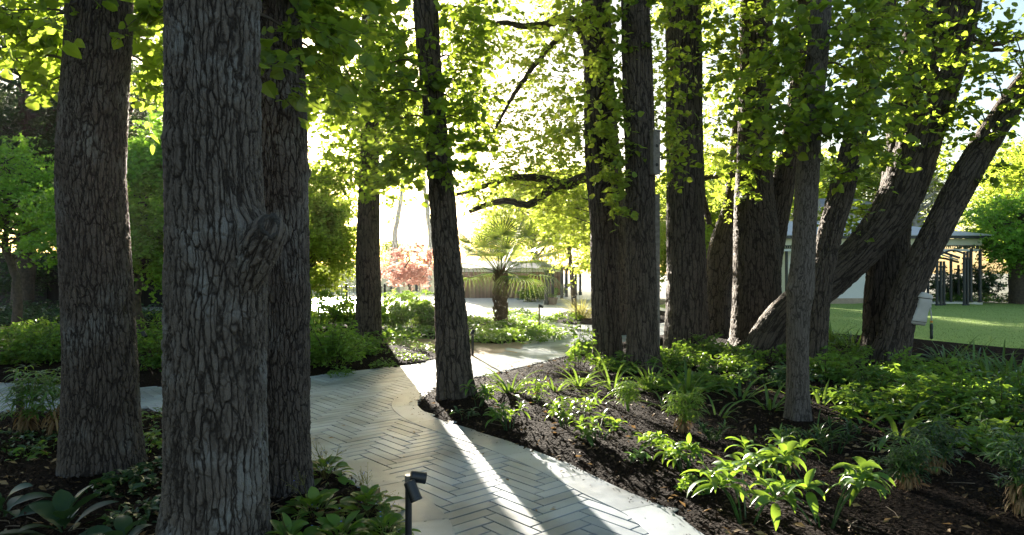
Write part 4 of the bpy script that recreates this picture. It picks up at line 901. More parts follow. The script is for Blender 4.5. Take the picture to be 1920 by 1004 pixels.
for i, (px, py, n, ln, wd, lab, sp) in enumerate([
    (958, 748, 26, .55, .045, "upright strappy clump with broad bright leaves, nearest the leaning slim trunk", (1.5, .5)),
    (1085, 732, 22, .55, .035, "strappy clump left of the two close trunks, dark and upright", (1.45, .4)),
    (1150, 738, 20, .75, .03, "strappy clump with long arching leaves right in front of the two close trunks", (1.3, .2)),
    (1290, 752, 24, .80, .045, "large arching strappy clump in front of the middle trunk", (1.4, .3)),
    (1388, 758, 14, .60, .035, "arching strappy clump with a bent dry leaf, left of the slim pale trunk", (1.4, .2)),
    (1538, 772, 10, .50, .035, "small strappy clump just right of the slim pale trunk", (1.3, .3)),
    (1684, 832, 16, .80, .05, "strappy clump with one folded-over leaf on bare mulch in the right bed", (1.3, .1)),
    (1925, 850, 16, .55, .06, "strappy clump cut by the right edge", (1.4, .5)),
    (1420, 828, 9, .26, .02, "tiny strappy seedling left of the slim pale trunk's foot", (1.3, .4)),
    (1040, 742, 16, .42, .03, "small strappy clump between the upright clump and the sapling by the path", (1.4, .3)), (1118, 768, 14, .38, .028, "small strappy clump right of the whorled plant behind the path-edge row", (1.3, .2)), (1218, 738, 22, .6, .034, "strappy clump at the foot of the trunk with the nesting box", (1.4, .3)),
    (1248, 772, 14, .45, .03, "strappy clump left of the large arching one, above the brown-skirted plant", (1.3, .2)), (1345, 792, 16, .45, .028, "strappy clump below the arching one with a dry leaf", (1.3, .2)), (1442, 776, 18, .5, .03, "strappy clump left of the slim pale trunk, upper of two", (1.4, .3)), (1622, 812, 14, .42, .03, "strappy clump between the slim pale trunk and the folded-over one", (1.3, .2)), (1790, 872, 16, .5, .035, "strappy clump on mulch right of the fine-leaved pair", (1.3, .2)),
    (1530, 838, 22, .42, .018, "grassy narrow-leaved tuft at the slim pale trunk's foot", (1.3, .1))]):
    strap_plant("strappy_plant", lab, gp(px, py), n, ln, wd, 200 + i, spread=sp, group=ST)
AG = "strappy border plants at the lawn edge"
for i, (px, py, lab) in enumerate([(1775, 688, "strappy border clump just right of the leaning trunk with the hose reel"), (1822, 700, "strappy border clump with a pale flower, in the middle of the lawn edge"), (1868, 708, "strappy border clump second from the right edge, by the lawn"), (1905, 722, "strappy border clump at the right edge, by the lawn"), (1845, 735, "strappy border clump in front of the lawn-edge row"), (1595, 655, "pale strappy clump between the twin trunk and the slim pale trunk, by the lawn"), (1560, 650, "strappy clump right behind the slim pale trunk, by the lawn")]):
    strap_plant("border_plant", lab, gp(px, py), 46, .62, .034, 230 + i, spread=(1.5, .5), group=AG, rad=.22, bend=1.2)
FN = "fine-leaved plants with hanging dead leaves"
for i, (px, py, h, st, lab, dd) in enumerate([
    (1275, 822, .42, 5, "fine-leaved plant with a brown skirt, below the large arching strappy clump", True),
    (1178, 785, .34, 4, "fine-leaved plant in front of the trunk with the nesting box", False),
    (1338, 838, .20, 4, "low fine-leaved seedling right of the brown-skirted plant", False),
    (1700, 935, .40, 6, "fine-leaved plant on bare mulch, below the folded-over strappy clump", True),
    (1752, 905, .42, 4, "taller fine-leaved plant with pale dead leaves, behind the one on bare mulch", True),
    (1905, 985, .48, 5, "fine-leaved plant at the bottom right corner", True),
    (1562, 862, .26, 6, "fine-leaved spreading plant right of the slim pale trunk's foot", False),
    (1478, 850, .20, 5, "fine-leaved low plant left of the slim pale trunk's foot", False)]):
    if h < .3:
        whorl_plant("fine_leaved_plant", lab, gp(px, py), h, st + 1, 9, .13, .017, 260 + i, "plant_dark", .8, 2, FN, el=(.7, -1.2)); continue
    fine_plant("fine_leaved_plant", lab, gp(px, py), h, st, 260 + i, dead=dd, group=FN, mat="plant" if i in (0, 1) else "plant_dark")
fine_plant("bamboo_leaved_plant", "palm-like drooping plant at the left edge in front of the low path light", gp(45, 822), .55, 4, 280, "plant", True, ln=.15)
fine_plant("bamboo_leaved_plant", "palm-like drooping plant touching the left side of the first trunk", gp(112, 828), .60, 3, 281, "plant", True, ln=.16)
SH = "small-leaved shrubs in the right bed"
for i, (px, py, h, r, lab, mt) in enumerate([
    (1330, 672, .55, .7, "shrub between the middle trunk and the forked trunk", "plant"), (1270, 692, .5, .6, "shrub at the foot of the middle trunk", "plant"), (1420, 690, .55, .75, "dark shrub in front of the forked trunk", "plant"),
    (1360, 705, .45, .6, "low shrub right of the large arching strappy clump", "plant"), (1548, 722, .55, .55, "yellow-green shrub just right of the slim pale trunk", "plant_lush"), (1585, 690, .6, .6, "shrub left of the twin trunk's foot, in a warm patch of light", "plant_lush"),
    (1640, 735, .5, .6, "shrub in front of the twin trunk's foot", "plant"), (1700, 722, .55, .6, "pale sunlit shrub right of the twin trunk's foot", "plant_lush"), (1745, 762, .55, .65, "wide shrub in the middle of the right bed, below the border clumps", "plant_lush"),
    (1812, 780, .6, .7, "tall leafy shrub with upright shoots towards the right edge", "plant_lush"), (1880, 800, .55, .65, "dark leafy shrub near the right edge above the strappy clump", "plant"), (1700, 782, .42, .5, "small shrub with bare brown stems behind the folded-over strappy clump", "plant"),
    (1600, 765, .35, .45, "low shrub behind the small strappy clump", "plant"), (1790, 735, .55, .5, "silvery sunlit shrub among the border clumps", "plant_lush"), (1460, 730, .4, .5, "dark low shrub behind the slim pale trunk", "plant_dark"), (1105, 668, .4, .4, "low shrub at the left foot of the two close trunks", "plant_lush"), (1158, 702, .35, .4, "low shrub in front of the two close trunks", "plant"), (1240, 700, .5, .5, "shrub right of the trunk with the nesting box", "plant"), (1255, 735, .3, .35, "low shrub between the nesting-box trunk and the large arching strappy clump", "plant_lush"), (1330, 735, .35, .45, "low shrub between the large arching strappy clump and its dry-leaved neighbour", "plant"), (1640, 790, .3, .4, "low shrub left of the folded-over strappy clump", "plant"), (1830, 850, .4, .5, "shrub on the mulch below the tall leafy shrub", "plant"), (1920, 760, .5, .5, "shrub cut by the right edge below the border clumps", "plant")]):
    shrub("small_leaved_shrub", lab, gp(px, py), h * .9, r, 16, 7, 300 + i, mt, .10, group=SH, per=8, wid=.4)
shrub("sapling", "thin leafy sapling standing before the sunlit path, left of the two close trunks", gp(1082, 697), .82, .3, 5, 7, 330, "plant_lush", .08, wid=.5, cat="sapling", lowest=.35)
shrub("sapling", "small sapling right of the upright strappy clump", gp(1010, 765), .5, .14, 3, 6, 331, "plant", .06, wid=.4, cat="sapling")
LB = "leafy shrubs in the bed behind the junction"
for i, (px, py, h, r, lab, mt) in enumerate([
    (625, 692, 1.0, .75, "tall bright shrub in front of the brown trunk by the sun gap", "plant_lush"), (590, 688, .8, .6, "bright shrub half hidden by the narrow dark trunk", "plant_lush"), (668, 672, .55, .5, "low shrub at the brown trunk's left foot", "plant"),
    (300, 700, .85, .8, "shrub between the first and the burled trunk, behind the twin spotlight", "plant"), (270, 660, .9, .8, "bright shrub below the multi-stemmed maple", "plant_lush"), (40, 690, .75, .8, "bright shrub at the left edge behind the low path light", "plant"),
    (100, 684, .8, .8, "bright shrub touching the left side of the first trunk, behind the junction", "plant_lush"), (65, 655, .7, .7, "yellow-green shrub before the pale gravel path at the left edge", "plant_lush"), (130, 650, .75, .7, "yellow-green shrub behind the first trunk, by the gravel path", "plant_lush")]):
    shrub("leafy_shrub", lab, gp(px, py), h, r, 22, 9, 340 + i, mt, .105, wid=.36, group=LB, per=9)
PB = "shrubs beyond the gravel path"
for i, (px, py, h, r, lab, mt) in enumerate([
    (600, 622, 1.3, 1.1, "rounded shrub beyond the gravel path, right of the narrow dark trunk", "plant_lush"), (655, 618, 1.0, .9, "shrub beyond the gravel path, left of the brown trunk", "plant"), (740, 618, 1.1, .9, "shrub beyond the gravel path, right of the brown trunk", "plant_lush"),
    (785, 616, 1.2, .9, "shrub beyond the gravel path, left of the leaning slim trunk", "plant_lush"), (815, 622, .9, .7, "shrub half hidden behind the leaning slim trunk", "plant")]):
    shrub("broad_shrub", lab, gp(px, py), h, r, 26, 9, 360 + i, mt, .11, wid=.45, group=PB)
GC = "ground cover clumps round the palm"
k = 0
for (px, py, lab) in [(720, 640, "clump at the left end of the palm bed"), (770, 632, "clump left of the leaning slim trunk in the palm bed"), (880, 628, "clump just right of the leaning slim trunk in the palm bed"), (905, 638, "front clump left of the palm foot"), (945, 640, "front clump right below the palm foot"), (985, 636, "front clump before the bronze path light"), (1000, 628, "clump at the bronze path light's foot"), (900, 612, "clump behind the palm at its left"), (965, 618, "clump right behind the palm foot"), (985, 606, "clump by the sunlit path beyond the palm"), (860, 605, "sunlit clump far left of the palm foot"), (960, 592, "farthest clump beside the sunlit path")]:
    cover("ground_cover_clump", "low sunlit ground cover " + lab, gp(px, py), .85, .26, 420, 380 + k, "plant_lush", .12, group=GC); k += 1  # low leafy ground cover, not woody bushes
JC = "small ground cover clumps on the mulch"
for (px, py, r, lab) in [(735, 668, .35, "clump on the mulch right of the brown trunk"), (768, 676, .3, "clump in the middle of the mulch right of the brown trunk"), (795, 660, .32, "clump on the mulch left of the leaning slim trunk"), (720, 690, .2, "tiny clump at the junction mulch edge"), (760, 652, .4, "clump along the gravel path edge"), (640, 706, .18, "tiny clump at the mulch edge before the tall bright shrub"), (1300, 930, .10, "tiny seedling on the mulch beside the path corner")]:
    cover("ground_cover_clump", "low green " + lab, gp(px, py), r, .16, 130, 380 + k, "plant", .06, group=JC); k += 1
DG = "dark ground cover by the board fence"
for (px, py, lab) in [(20, 592, "patch under the evergreen at the left edge"), (75, 588, "patch before the board fence"), (100, 606, "patch touching the first trunk's left side"), (30, 612, "patch along the gravel path at the left edge"), (300, 600, "patch behind the multi-stemmed maple")]:
    cover("ground_cover_clump", "dark glossy ground cover " + lab, gp(px, py), 1.3, .5, 500, 380 + k, "plant_dark", .13, group=DG); k += 1
FC = "leafy clumps in the left front bed"
for (px, py, r, h, n, lab, mt, lf) in [(285, 850, .30, .20, 170, "between the first and the burled trunk, near the path", "plant", .09), (290, 800, .3, .18, 150, "behind the first two trunks along the path", "plant", .07), (300, 905, .25, .16, 130, "against the burled trunk's left side", "plant_dark", .1), (30, 850, .35, .2, 160, "at the left edge below the palm-like plants", "plant_dark", .08), (85, 858, .28, .16, 130, "left of the first trunk's foot", "plant", .07), (232, 935, .22, .2, 110, "in front of the first trunk's foot", "plant_dark", .12), (265, 985, .25, .15, 130, "left of the burled trunk's foot", "plant_dark", .1)]:
    cover("ground_cover_clump", "leafy clump " + lab, gp(px, py), r, h, n, 380 + k, mt, lf, .42, group=FC); k += 1
broad_rosette("hellebore", "large dark glossy rosette at the bottom left corner", gp(120, 1030), 20, .36, .11, 430, "plant_deep", (1.2, -.05), h=.3)
broad_rosette("hellebore", "dark glossy rosette cut by the left edge at the bottom", gp(5, 1000), 14, .32, .10, 431, "plant_deep", (1.3, .1), h=.3)
broad_rosette("hellebore", "dark glossy rosette at the bottom, between the large rosette and the burled trunk", gp(230, 1060), 14, .26, .09, 432, "plant_deep", (1.2, 0), h=.25)
HO = "ribbed-leaved clumps beside the front spotlight"
for i, (px, py, n, ln, lab) in enumerate([(590, 985, 30, .24, "ribbed-leaved clump right of the burled trunk's foot"), (690, 975, 30, .22, "ribbed-leaved clump with dry flower stalks left of the front spotlight"), (610, 905, 26, .2, "ribbed-leaved clump right of the narrow dark trunk's foot"), (640, 1040, 30, .24, "ribbed-leaved clump at the bottom, between the burled trunk and the spotlight"), (720, 1030, 26, .2, "ribbed-leaved clump at the front spotlight's foot"), (545, 1050, 22, .24, "ribbed-leaved clump at the bottom against the burled trunk")]):
    broad_rosette("ribbed_leaf_plant", lab, gp(px, py), int(n * 1.6), ln * .85, .068, 440 + i, "plant", (1.1, -.15), HO, 9 if i in (1, 2, 4) else 3, .24, .15)
strap_plant("ornamental_grass", "tawny ornamental grass clump by the sunlit path, left of the close trunks", gp(1090, 600), 260, 1.05, .012, 460, "grassy", (1.5, .8), 1.6, rad=.3, cat="grass clump")
cover("ground_cover_clump", "low sunlit clump left of the tawny ornamental grass", gp(1062, 602), .5, .3, 160, 461, "plant_lush", .14)
for i, (px, py, h, lab) in enumerate([(990, 566, .8, "lavender-topped shrub before the brown garage, left end"), (1005, 566, .9, "rounded shrub before the brown garage"), (1022, 565, 1.0, "rounded shrub left of the clay pot"), (1046, 558, .9, "rounded shrub behind the clay pot")]):
    shrub("rounded_shrub", lab, gp(px, py), h, .7, 16, 8, 470 + i, "plant", .12, wid=.4, group="shrubs before the brown garage")
HB = "low plants along the house's lawn edge"
for i, px in enumerate((1735, 1772, 1800, 1838, 1870, 1905)):
    lab = ["nearest the hose reel", "at the clustered posts' foot", "before the arbour's middle", "at the verandah corner post's foot", "before the weeping maple's trunk", "at the right edge"][i]
    cover("ground_cover_clump", "low green plant along the far lawn edge, " + lab, gp(px, 569), .75, .5, 260, 490 + i, "plant", .13, group=HB)
for i, (x, y, h, r, lab) in enumerate([(20.3, 31.8, 2.0, 1.0, "dark hedge shrub behind the arbour posts"), (22.6, 33.0, 2.2, 1.2, "dark hedge shrub between the verandah corner and the weeping maple"), (19.2, 34.2, 2.4, 1.0, "bright shrub seen through the arbour"), (-19.5, 26.9, 3.4, 1.7, "dark tall shrub before the board fence at the left edge"), (-16.0, 27.3, 3.0, 1.5, "dark tall shrub before the board fence, left of the first trunk"), (-12.6, 27.2, 3.3, 1.7, "dark tall shrub before the board fence, right of the first trunk"), (-9.6, 27.0, 3.0, 1.5, "dark tall shrub at the end of the board fence"), (25.6, 32, 2.2, 1.2, "dark hedge shrub at the right edge behind the weeping maple"), (28.5, 33, 2.4, 1.4, "dark hedge shrub beyond the right edge of the lawn")]):
    shrub("hedge_shrub", lab, (x, y, 0), h, r, 26, 9, 500 + i, "plant_dark" if i != 2 else "plant_lush", .17, wid=.5, group="tall hedge shrubs")

# loose cover: mulch chips, dry leaves, turf blades
def chips(name, P, n, size, seed, mat, box, flat=.35, z0=.006):
    rng = np.random.default_rng(seed); lo, hi = np.array(box[0]), np.array(box[1]); pts = lo + rng.random((n * 3, 2)) * (hi - lo)
    # denser towards the camera
    keep = rng.random(len(pts)) < np.clip(5.5 / np.maximum(pts[:, 1], 2.5), .06, 1) ; pts = pts[keep]
    pts = pts[inside(P, pts)]; pts = pts[edge_dist(P, pts) > .015][:n]
    z = bed_z(P, pts) + z0; m = len(pts); mb = MB(); a = rng.uniform(0, 6.28, m)
    put_leaves(mb, np.c_[pts, z], np.c_[np.cos(a), np.sin(a), rng.normal(0, flat, m)], np.c_[rng.normal(0, flat, m), rng.normal(0, flat, m), np.ones(m)], size * rng.uniform(.35, 1.5, m) , SIMPLE, .55)
    return tag(mb.build(name, M[mat]), kind="stuff")
chips("mulch_chips", B2, 60000, .03, 601, "chip", ((-1.3, 2.8), (9, 14)), .6)
chips("mulch_chips", B1, 26000, .03, 602, "chip", ((-6.5, 2.5), (-.4, 7.7)), .6)
chips("mulch_chips", B3, 7000, .035, 603, "chip", ((-9, 9.2), (-1.2, 14.5)))
chips("fallen_leaves", B2, 1900, .06, 604, "dead", ((-1.3, 2.8), (8, 13)), .45, .012)
chips("fallen_leaves", B1, 900, .06, 605, "dead", ((-6, 2.5), (-.4, 7.5)), .45, .012)
def path_litter():
    rng = np.random.default_rng(621); P = np.c_[rng.uniform(-3, 1.2, 190), rng.uniform(4.2, 12, 190), np.full(190, .007)]
    ok = ~(inside(B1, P[:, :2]) | inside(B2, P[:, :2]) | inside(B3, P[:, :2])); P = P[ok][:75]; 
    q = np.c_[rng.uniform(-3, 1.4, 9000), rng.uniform(3.6, 11.5, 9000)]; e2 = np.minimum(edge_dist(B2, q), np.minimum(edge_dist(B1, q), edge_dist(B3, q)))
    q = q[(e2 < .3) & (rng.random(9000) < np.exp(-e2 / .07)) & ~(inside(B1, q) | inside(B2, q) | inside(B3, q))][:420]; k = len(q); a = rng.uniform(0, 6.28, k); cm = MB()
    put_leaves(cm, np.c_[q, np.full(k, .0075)], np.c_[np.cos(a), np.sin(a), rng.normal(0, .15, k)], np.c_[rng.normal(0, .2, (k, 2)), np.ones(k)], rng.uniform(.008, .028, k), SIMPLE, .6); tag(cm.build("spilled_mulch", M["chip"]), kind="stuff")
    m = len(P); a = rng.uniform(0, 6.28, m); mb = MB()
    put_leaves(mb, P, np.c_[np.cos(a), np.sin(a), np.full(m, .1)], np.c_[rng.normal(0, .2, m), rng.normal(0, .2, m), np.ones(m)], rng.uniform(.018, .06, m), SIMPLE, .6)
    tag(mb.build("fallen_leaves", M["dead"]), kind="stuff")
    tw = MB()
    for Pb, box, n in ((B2, ((-1, 3), (6, 12)), 160), (B1, ((-5, 3), (-.5, 7.4)), 90)):
        lo, hi = np.array(box[0]), np.array(box[1]); q = lo + rng.random((n * 2, 2)) * (hi - lo); q = q[inside(Pb, q)]; q = q[edge_dist(Pb, q) > .12][:n]; z = bed_z(Pb, q) + .012; k = len(q); a = rng.uniform(0, 6.28, k); l_ = rng.uniform(.03, .13, k)
        d = np.c_[np.cos(a) * l_, np.sin(a) * l_, rng.normal(0, .006, k)]; c = np.c_[q, z]; thin_tubes(tw, c - d, c + rng.normal(0, .012, (k, 3)) * [1, 1, .2], c + d, .0035, .0015)
    tag(tw.build("fallen_twigs", simple("dry_twig", (.16, .12, .085), .85)), kind="stuff")
path_litter()
def turf():
    rng = np.random.default_rng(611); n = 30000
    pts = np.c_[rng.uniform(6, 30, n * 2), 12.4 + 17 * rng.random(n * 2) ** 1.5]; pts = pts[inside(LAWN, pts)][:n]; m = len(pts); mb = MB(); a = rng.uniform(0, 6.28, m)
    put_leaves(mb, np.c_[pts, bed_z(LAWN, pts, .01)], np.c_[rng.normal(0, .4, m), rng.normal(0, .4, m), np.ones(m)], np.c_[np.cos(a), np.sin(a), np.zeros(m)], rng.uniform(.025, .05, m), SIMPLE, .3)
    tag(mb.build("grass", M["turf"]), kind="stuff")
turf()

# ------------------------------------------------------------------ garden lights, nesting box, post, hose reel
def spot_head(root, c, axis, r, ln):
    ax = norm(np.array(axis, float)); c = np.array(c, float); n = 24
    hm = MB(); ts = [(-.5, .80), (-.47, .95), (-.42, 1.0), (.40, 1.0), (.41, 1.04), (.5, 1.04), (.5, .9), (.42, .88)]
    P = np.array([c + ax * ln * t for t, _ in ts]); 
    U = norm(np.cross(ax, [0, 0, 1.0])); Wv = np.cross(ax, U); a = np.arange(n) * 2 * np.pi / n
    V = P[:, None] + (np.array([q for _, q in ts]) * r)[:, None, None] * (np.cos(a)[None, :, None] * U + np.sin(a)[None, :, None] * Wv)[0][None]
    i = np.arange(len(ts) - 1)[:, None] * n; j = np.arange(n)[None]
    hm.add(V.reshape(-1, 3), np.stack([i + j, i + (j + 1) % n, i + n + (j + 1) % n, i + n + j], -1).reshape(-1, 4), np.arange(n)[::-1][None])
    h = hm.build("lamp_head", M["black_metal"], root)
    lm = MB(); lm.add(c + ax * ln * .43 + r * .88 * (np.cos(a)[:, None] * U + np.sin(a)[:, None] * Wv), np.arange(n)[None]); 
    lm.build("lens", M["glass_lens"], h)
    return h
d0 = 3.32; b0 = at(766, 502, d0); x0, y0 = b0[0], d0
r = thing("garden_spotlight", "black twin-headed spotlight on a pole at the front, beside the paving", "garden light", (x0, y0, 0))
z1 = at(0, 893, d0)[2]
mb = MB(); mb.tube([[x0, y0, -.05], [x0, y0, z1]], .0165, 20); mb.build("pole", M["black_metal"], r, smooth=False)
mb = MB(); lathe(mb, (x0, y0, z1 - .04), [(.0185, 0), (.0185, .043), (.017, .045)], 20); mb.build("cap", M["brass"], r)
mb = MB(); mb.tube([[x0 - .005, y0 - .012, z1 - .035], [x0 + .003, y0 - .03, z1 - .052]], .0095, 12); mb.build("joint", M["brass"], r)
spot_head(r, at(784, 895, d0 - .01), (1, .25, -.22), .027, .075); spot_head(r, at(774, 921, d0 - .07), (.42, -.28, -.86), .0285, .098)
def stake_light(label, px, py0, py1, heads, mat="black_metal", w=.03):
    p = gp(px, py0); h = at(px, py1, p[1])[2]; root = thing("garden_spotlight", label, "garden light", p)
    mb = MB(); mb.tube([[p[0], p[1], -.05], [p[0], p[1], h]], w / 2, 12); mb.build("pole", M[mat], root)
    for (dx, dz, ax) in heads:
        mb = MB(); mb.tube([[p[0], p[1], h - .03], [p[0] + dx * .6, p[1] - .01, h - .03]], .008, 8); mb.build("arm", M[mat], root)
        spot_head(root, (p[0] + dx, p[1] - .02, h - .05 + dz), ax, .032, .10)
stake_light("black stake spotlight with two arms between the first and the burled trunk", 254, 700, 620, [(.14, -.01, (.55, -.2, -.75)), (-.11, .01, (-1, -.2, -.1))], w=.035)
stake_light("short black stake spotlight just right of the leaning slim trunk", 886, 667, 625, [(.0, .06, (.3, .4, .6))], w=.05)
stake_light("slim bronze path light at the sunlit path's left, right of the palm", 1011, 624, 571, [(.05, .0, (.9, -.1, -.4))], "rust_metal", .04)
stake_light("slim bronze path light in front of the tawny ornamental grass", 1080, 604, 553, [(-.06, -.02, (-.9, -.1, -.5))], "rust_metal", .04)
stake_light("dark path light standing by the clay pot at the terrace step", 1037, 571, 549, [(.0, .06, (0, 0, 1))], w=.08)
p = gp(37, 782); hz = at(37, 712, p[1])[2]
r = thing("bollard_light", "low black bollard light at the left edge beside the path", "garden light", p)
mb = MB(); lathe(mb, (p[0], p[1], -.05), [(.035, 0), (.035, hz - .02)], 18); mb.build("pole", M["black_metal"], r)
mb = MB(); lathe(mb, (p[0], p[1], hz - .05), [(.044, 0), (.044, .012), (.03, .018), (.03, .035), (.046, .04), (.046, .055), (.02, .062)], 20); mb.build("cap", M["black_metal"], r)

tx = at(1205, 290, 10.3)                                            # nesting box on the trunk's right flank
nb = thing("nesting_box", "tall wooden nesting box with round holes high on the right of a trunk", "nesting box", (tx[0] + .13, tx[1] - .18, at(0, 328, 10.12)[2]))
bx, by, bz = nb.location; hB = (328 - 248) / F * 10.12
rzB = math.radians(28)
mb = MB(); mb.box((bx, by, bz + hB / 2), (.125, .14, hB), rzB); mb.build("box", M["timber"], nb)
mb = MB(); mb.box((bx, by + .01, bz + hB + .011), (.155, .18, .02), rzB); mb.build("lid", M["timber"], nb)
mb = MB(); mb.box((bx - .035, by + .086, bz + hB / 2 - .03), (.10, .02, hB + .12), rzB); mb.build("mounting_board", M["timber"], nb)
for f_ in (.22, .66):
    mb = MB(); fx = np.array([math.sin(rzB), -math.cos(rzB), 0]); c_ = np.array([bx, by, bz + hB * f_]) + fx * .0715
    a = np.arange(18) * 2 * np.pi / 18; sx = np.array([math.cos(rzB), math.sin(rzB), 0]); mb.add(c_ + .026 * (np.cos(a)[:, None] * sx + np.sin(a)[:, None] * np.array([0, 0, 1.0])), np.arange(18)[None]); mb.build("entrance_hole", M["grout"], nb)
mb = MB(); c_ = np.array([bx, by, bz + hB * .56]) + np.array([math.sin(rzB), -math.cos(rzB), 0]) * .10; mb.tube([c_ - np.array([math.sin(rzB), -math.cos(rzB), 0]) * .04, c_], .006, 8); mb.build("perch", M["timber"], nb)
pp = at(1231, 367, 10.9)
mb = MB(); mb.box((pp[0], pp[1], pp[2] / 2 - .05), (.085, .07, pp[2] + .1), .12); mb.box((pp[0], pp[1], pp[2] + .012), (.095, .08, .02), .12)
tag(mb.build("timber_post", M["timber"]), "grey square timber post rising behind the trunk with the nesting box", "post")

hr = at(1722, 578, 11.1)                                            # hose reel
r = thing("hose_reel", "grey plastic hose reel hung on the leaning trunk at the lawn edge", "hose reel", hr)
def loft(mb, rings):
    n = len(rings[0]); V = np.vstack(rings); m = len(rings); i = np.arange(m - 1)[:, None] * n; j = np.arange(n)[None]
    mb.add(V, np.stack([i + j, i + (j + 1) % n, i + n + (j + 1) % n, i + n + j], -1).reshape(-1, 4), np.arange(n)[::-1][None], (np.arange(n) + (m - 1) * n)[None])
def rrect(c, hx, hy, tilt=0.0):
    a = np.arange(28) * 2 * np.pi / 28; ca, sa = np.cos(a), np.sin(a); x = np.sign(ca) * np.abs(ca) ** .55 * hx; y = np.sign(sa) * np.abs(sa) ** .55 * hy
    return np.c_[c[0] + x, c[1] + y, c[2] + x * tilt]
mb = MB(); D_ = 11.1
sect = [(1699, 1730, 609, .10), (1696, 1731, 606, .13), (1699, 1733, 598, .14), (1706, 1735, 585, .13), (1711, 1738, 575, .14), (1712, 1741, 568, .15), (1712, 1742, 557, .15), (1716, 1741, 553, .14), (1719, 1733, 549, .10)]
loft(mb, [rrect((((a_ + b_) / 2 - CX) / F * D_, D_, CAMZ + (CY - y_) / F * D_), (b_ - a_) / 2 / F * D_, hy, -.12) for a_, b_, y_, hy in sect]); mb.build("housing", M["plastic"], r, smooth=True)
def seam(name, mat, secs, grow):
    mb = MB(); loft(mb, [rrect((((a_ + b_) / 2 - CX) / F * D_, D_, CAMZ + (CY - y_) / F * D_), (b_ - a_) / 2 / F * D_ + grow, hy + grow, -.12) for a_, b_, y_, hy in secs]); mb.build(name, M[mat], r)
seam("lid", "plastic", [(1712, 1742, 558.5, .15), (1712, 1742, 556, .15), (1716.5, 1741, 552.5, .14), (1720, 1732, 548, .095)], .008)
seam("lid_seam", "black_metal", [(1712, 1741.5, 560, .15), (1712, 1742, 558.6, .15)], .003)
seam("base_seam", "black_metal", [(1698, 1732, 603, .136), (1698, 1732, 602, .136)], .004)
mb = MB(); c_ = at(1743, 575, D_); th_ = np.linspace(0, np.pi, 7)
lathe(mb, c_, [(max(.001, .03 * math.sin(t)), -.034 * math.cos(t)) for t in th_], 14); mb.tube([at(1737, 571, D_), c_], .016, 10); mb.build("outlet", M["plastic"], r, smooth=True)
mb = MB(); mb.tube(catmull(np.array([at(1744, 579, D_), at(1746, 590, D_), at(1746.5, 602, D_)]), 8), .011, 8); mb.build("hose", M["plastic"], r, smooth=True)
mb = MB(); lathe(mb, at(1746.5, 604, D_), [(.014, -.014), (.022, -.01), (.022, .014), (.012, .018)], 14); mb.build("coupling_ring", M["orange"], r, smooth=True)
mb = MB(); lathe(mb, at(1746.5, 634, D_), [(.012, -.02), (.026, 0), (.022, .05), (.026, .11), (.019, .125), (.026, .15), (.024, .22), (.016, .235)], 16); mb.build("nozzle", M["plastic_dark"], r, smooth=True)

# ------------------------------------------------------------------ buildings and fences
def wallbox(name, parent, mat, x0, x1, y0, y1, z0, z1):
    mb = MB(); mb.box(((x0 + x1) / 2, (y0 + y1) / 2, (z0 + z1) / 2), (x1 - x0, y1 - y0, z1 - z0)); return mb.build(name, M[mat], parent)
H = thing("house", "white single-storey house with verandah beyond the lawn", "house", (11.5, 30, 0)); hy = 30.0
X = lambda px, d=hy: (px - CX) / F * d
Z = lambda py, d=hy: CAMZ + (CY - py) / F * d
wallbox("wall", H, "white_wall", X(1452), X(1690), hy, hy + 6, .25, Z(460))
wallbox("plinth", H, "plinth", X(1450), X(1700), hy - .06, hy - .002, -.05, .25)
wallbox("step", H, "concrete", X(1640), X(1828), hy - .5, hy + 4, -.05, .10)
wallbox("corner_trim", H, "cream", X(1458), X(1478), hy - .03, hy - .002, .252, Z(472))
wallbox("end_wall", H, "cream", X(1690) + .003, X(1702), hy - .02, hy + 5, .102, Z(470))
wallbox("back_wall", H, "white_wall", X(1702) + .003, X(1760), hy + 3.2, hy + 3.4, .102, Z(470))
wallbox("fascia", H, "cream", X(1440), X(1826), hy - .52, hy - .48, Z(461), Z(449))
wallbox("gutter", H, "post", X(1436), X(1840), hy - .72, hy - .525, Z(448.5), Z(442.5))
wallbox("beam", H, "white_paint", X(1440), X(1826), hy - .54, hy - .46, Z(472), Z(468))
mb = MB()                                                            # iron lace: rings and bars in a strip
for k_ in range(96):
    x_ = X(1444) + k_ * (X(1822) - X(1444)) / 96; zc_ = Z(464.6); a = np.linspace(0, 2 * np.pi, 9)
    mb.tube(np.c_[x_ + .038 * np.cos(a), np.full(9, hy - .5), zc_ + .055 * np.sin(a)], .012, 3, cap=False)
    mb.tube([[x_ + .046, hy - .5, Z(468.2)], [x_ + .046, hy - .5, Z(461.2)]], .009, 3, cap=False)
mb.tube([[X(1444), hy - .5, Z(461.5)], [X(1822), hy - .5, Z(461.5)]], .018, 4); mb.build("iron_lace", M["post"], H)
mb = MB(); ex0, ex1, ez = X(1436), X(1841), Z(442); ry, rz_ = hy + 3.2, ez + .85
mb.add([[ex0, hy - .75, ez], [ex1, hy - .75, ez], [ex1 - 3.6, ry, rz_], [ex0, ry, rz_], [ex1, hy + 7, ez], [ex0, hy + 7, ez], [ex0, hy - .75, ez - .04], [ex1, hy - .75, ez - .04], [ex1, hy + 7, ez - .04], [ex0, hy + 7, ez - .04]], [[0, 1, 2, 3], [3, 2, 4, 5], [6, 9, 8, 7], [0, 6, 7, 1], [1, 7, 8, 4]], [[1, 4, 2]]); mb.build("roof", M["tin"], H)
for px in (1823, 1806):
    mb = MB(); lathe(mb, (X(px), hy - .5, .10), [(.10, 0), (.10, .06), (.065, .08), (.065, 2.2), (.085, 2.22), (.085, 2.28), (.06, 2.3), (.06, Z(472) - .1)], 12); mb.build("verandah_post", M["post"], H)
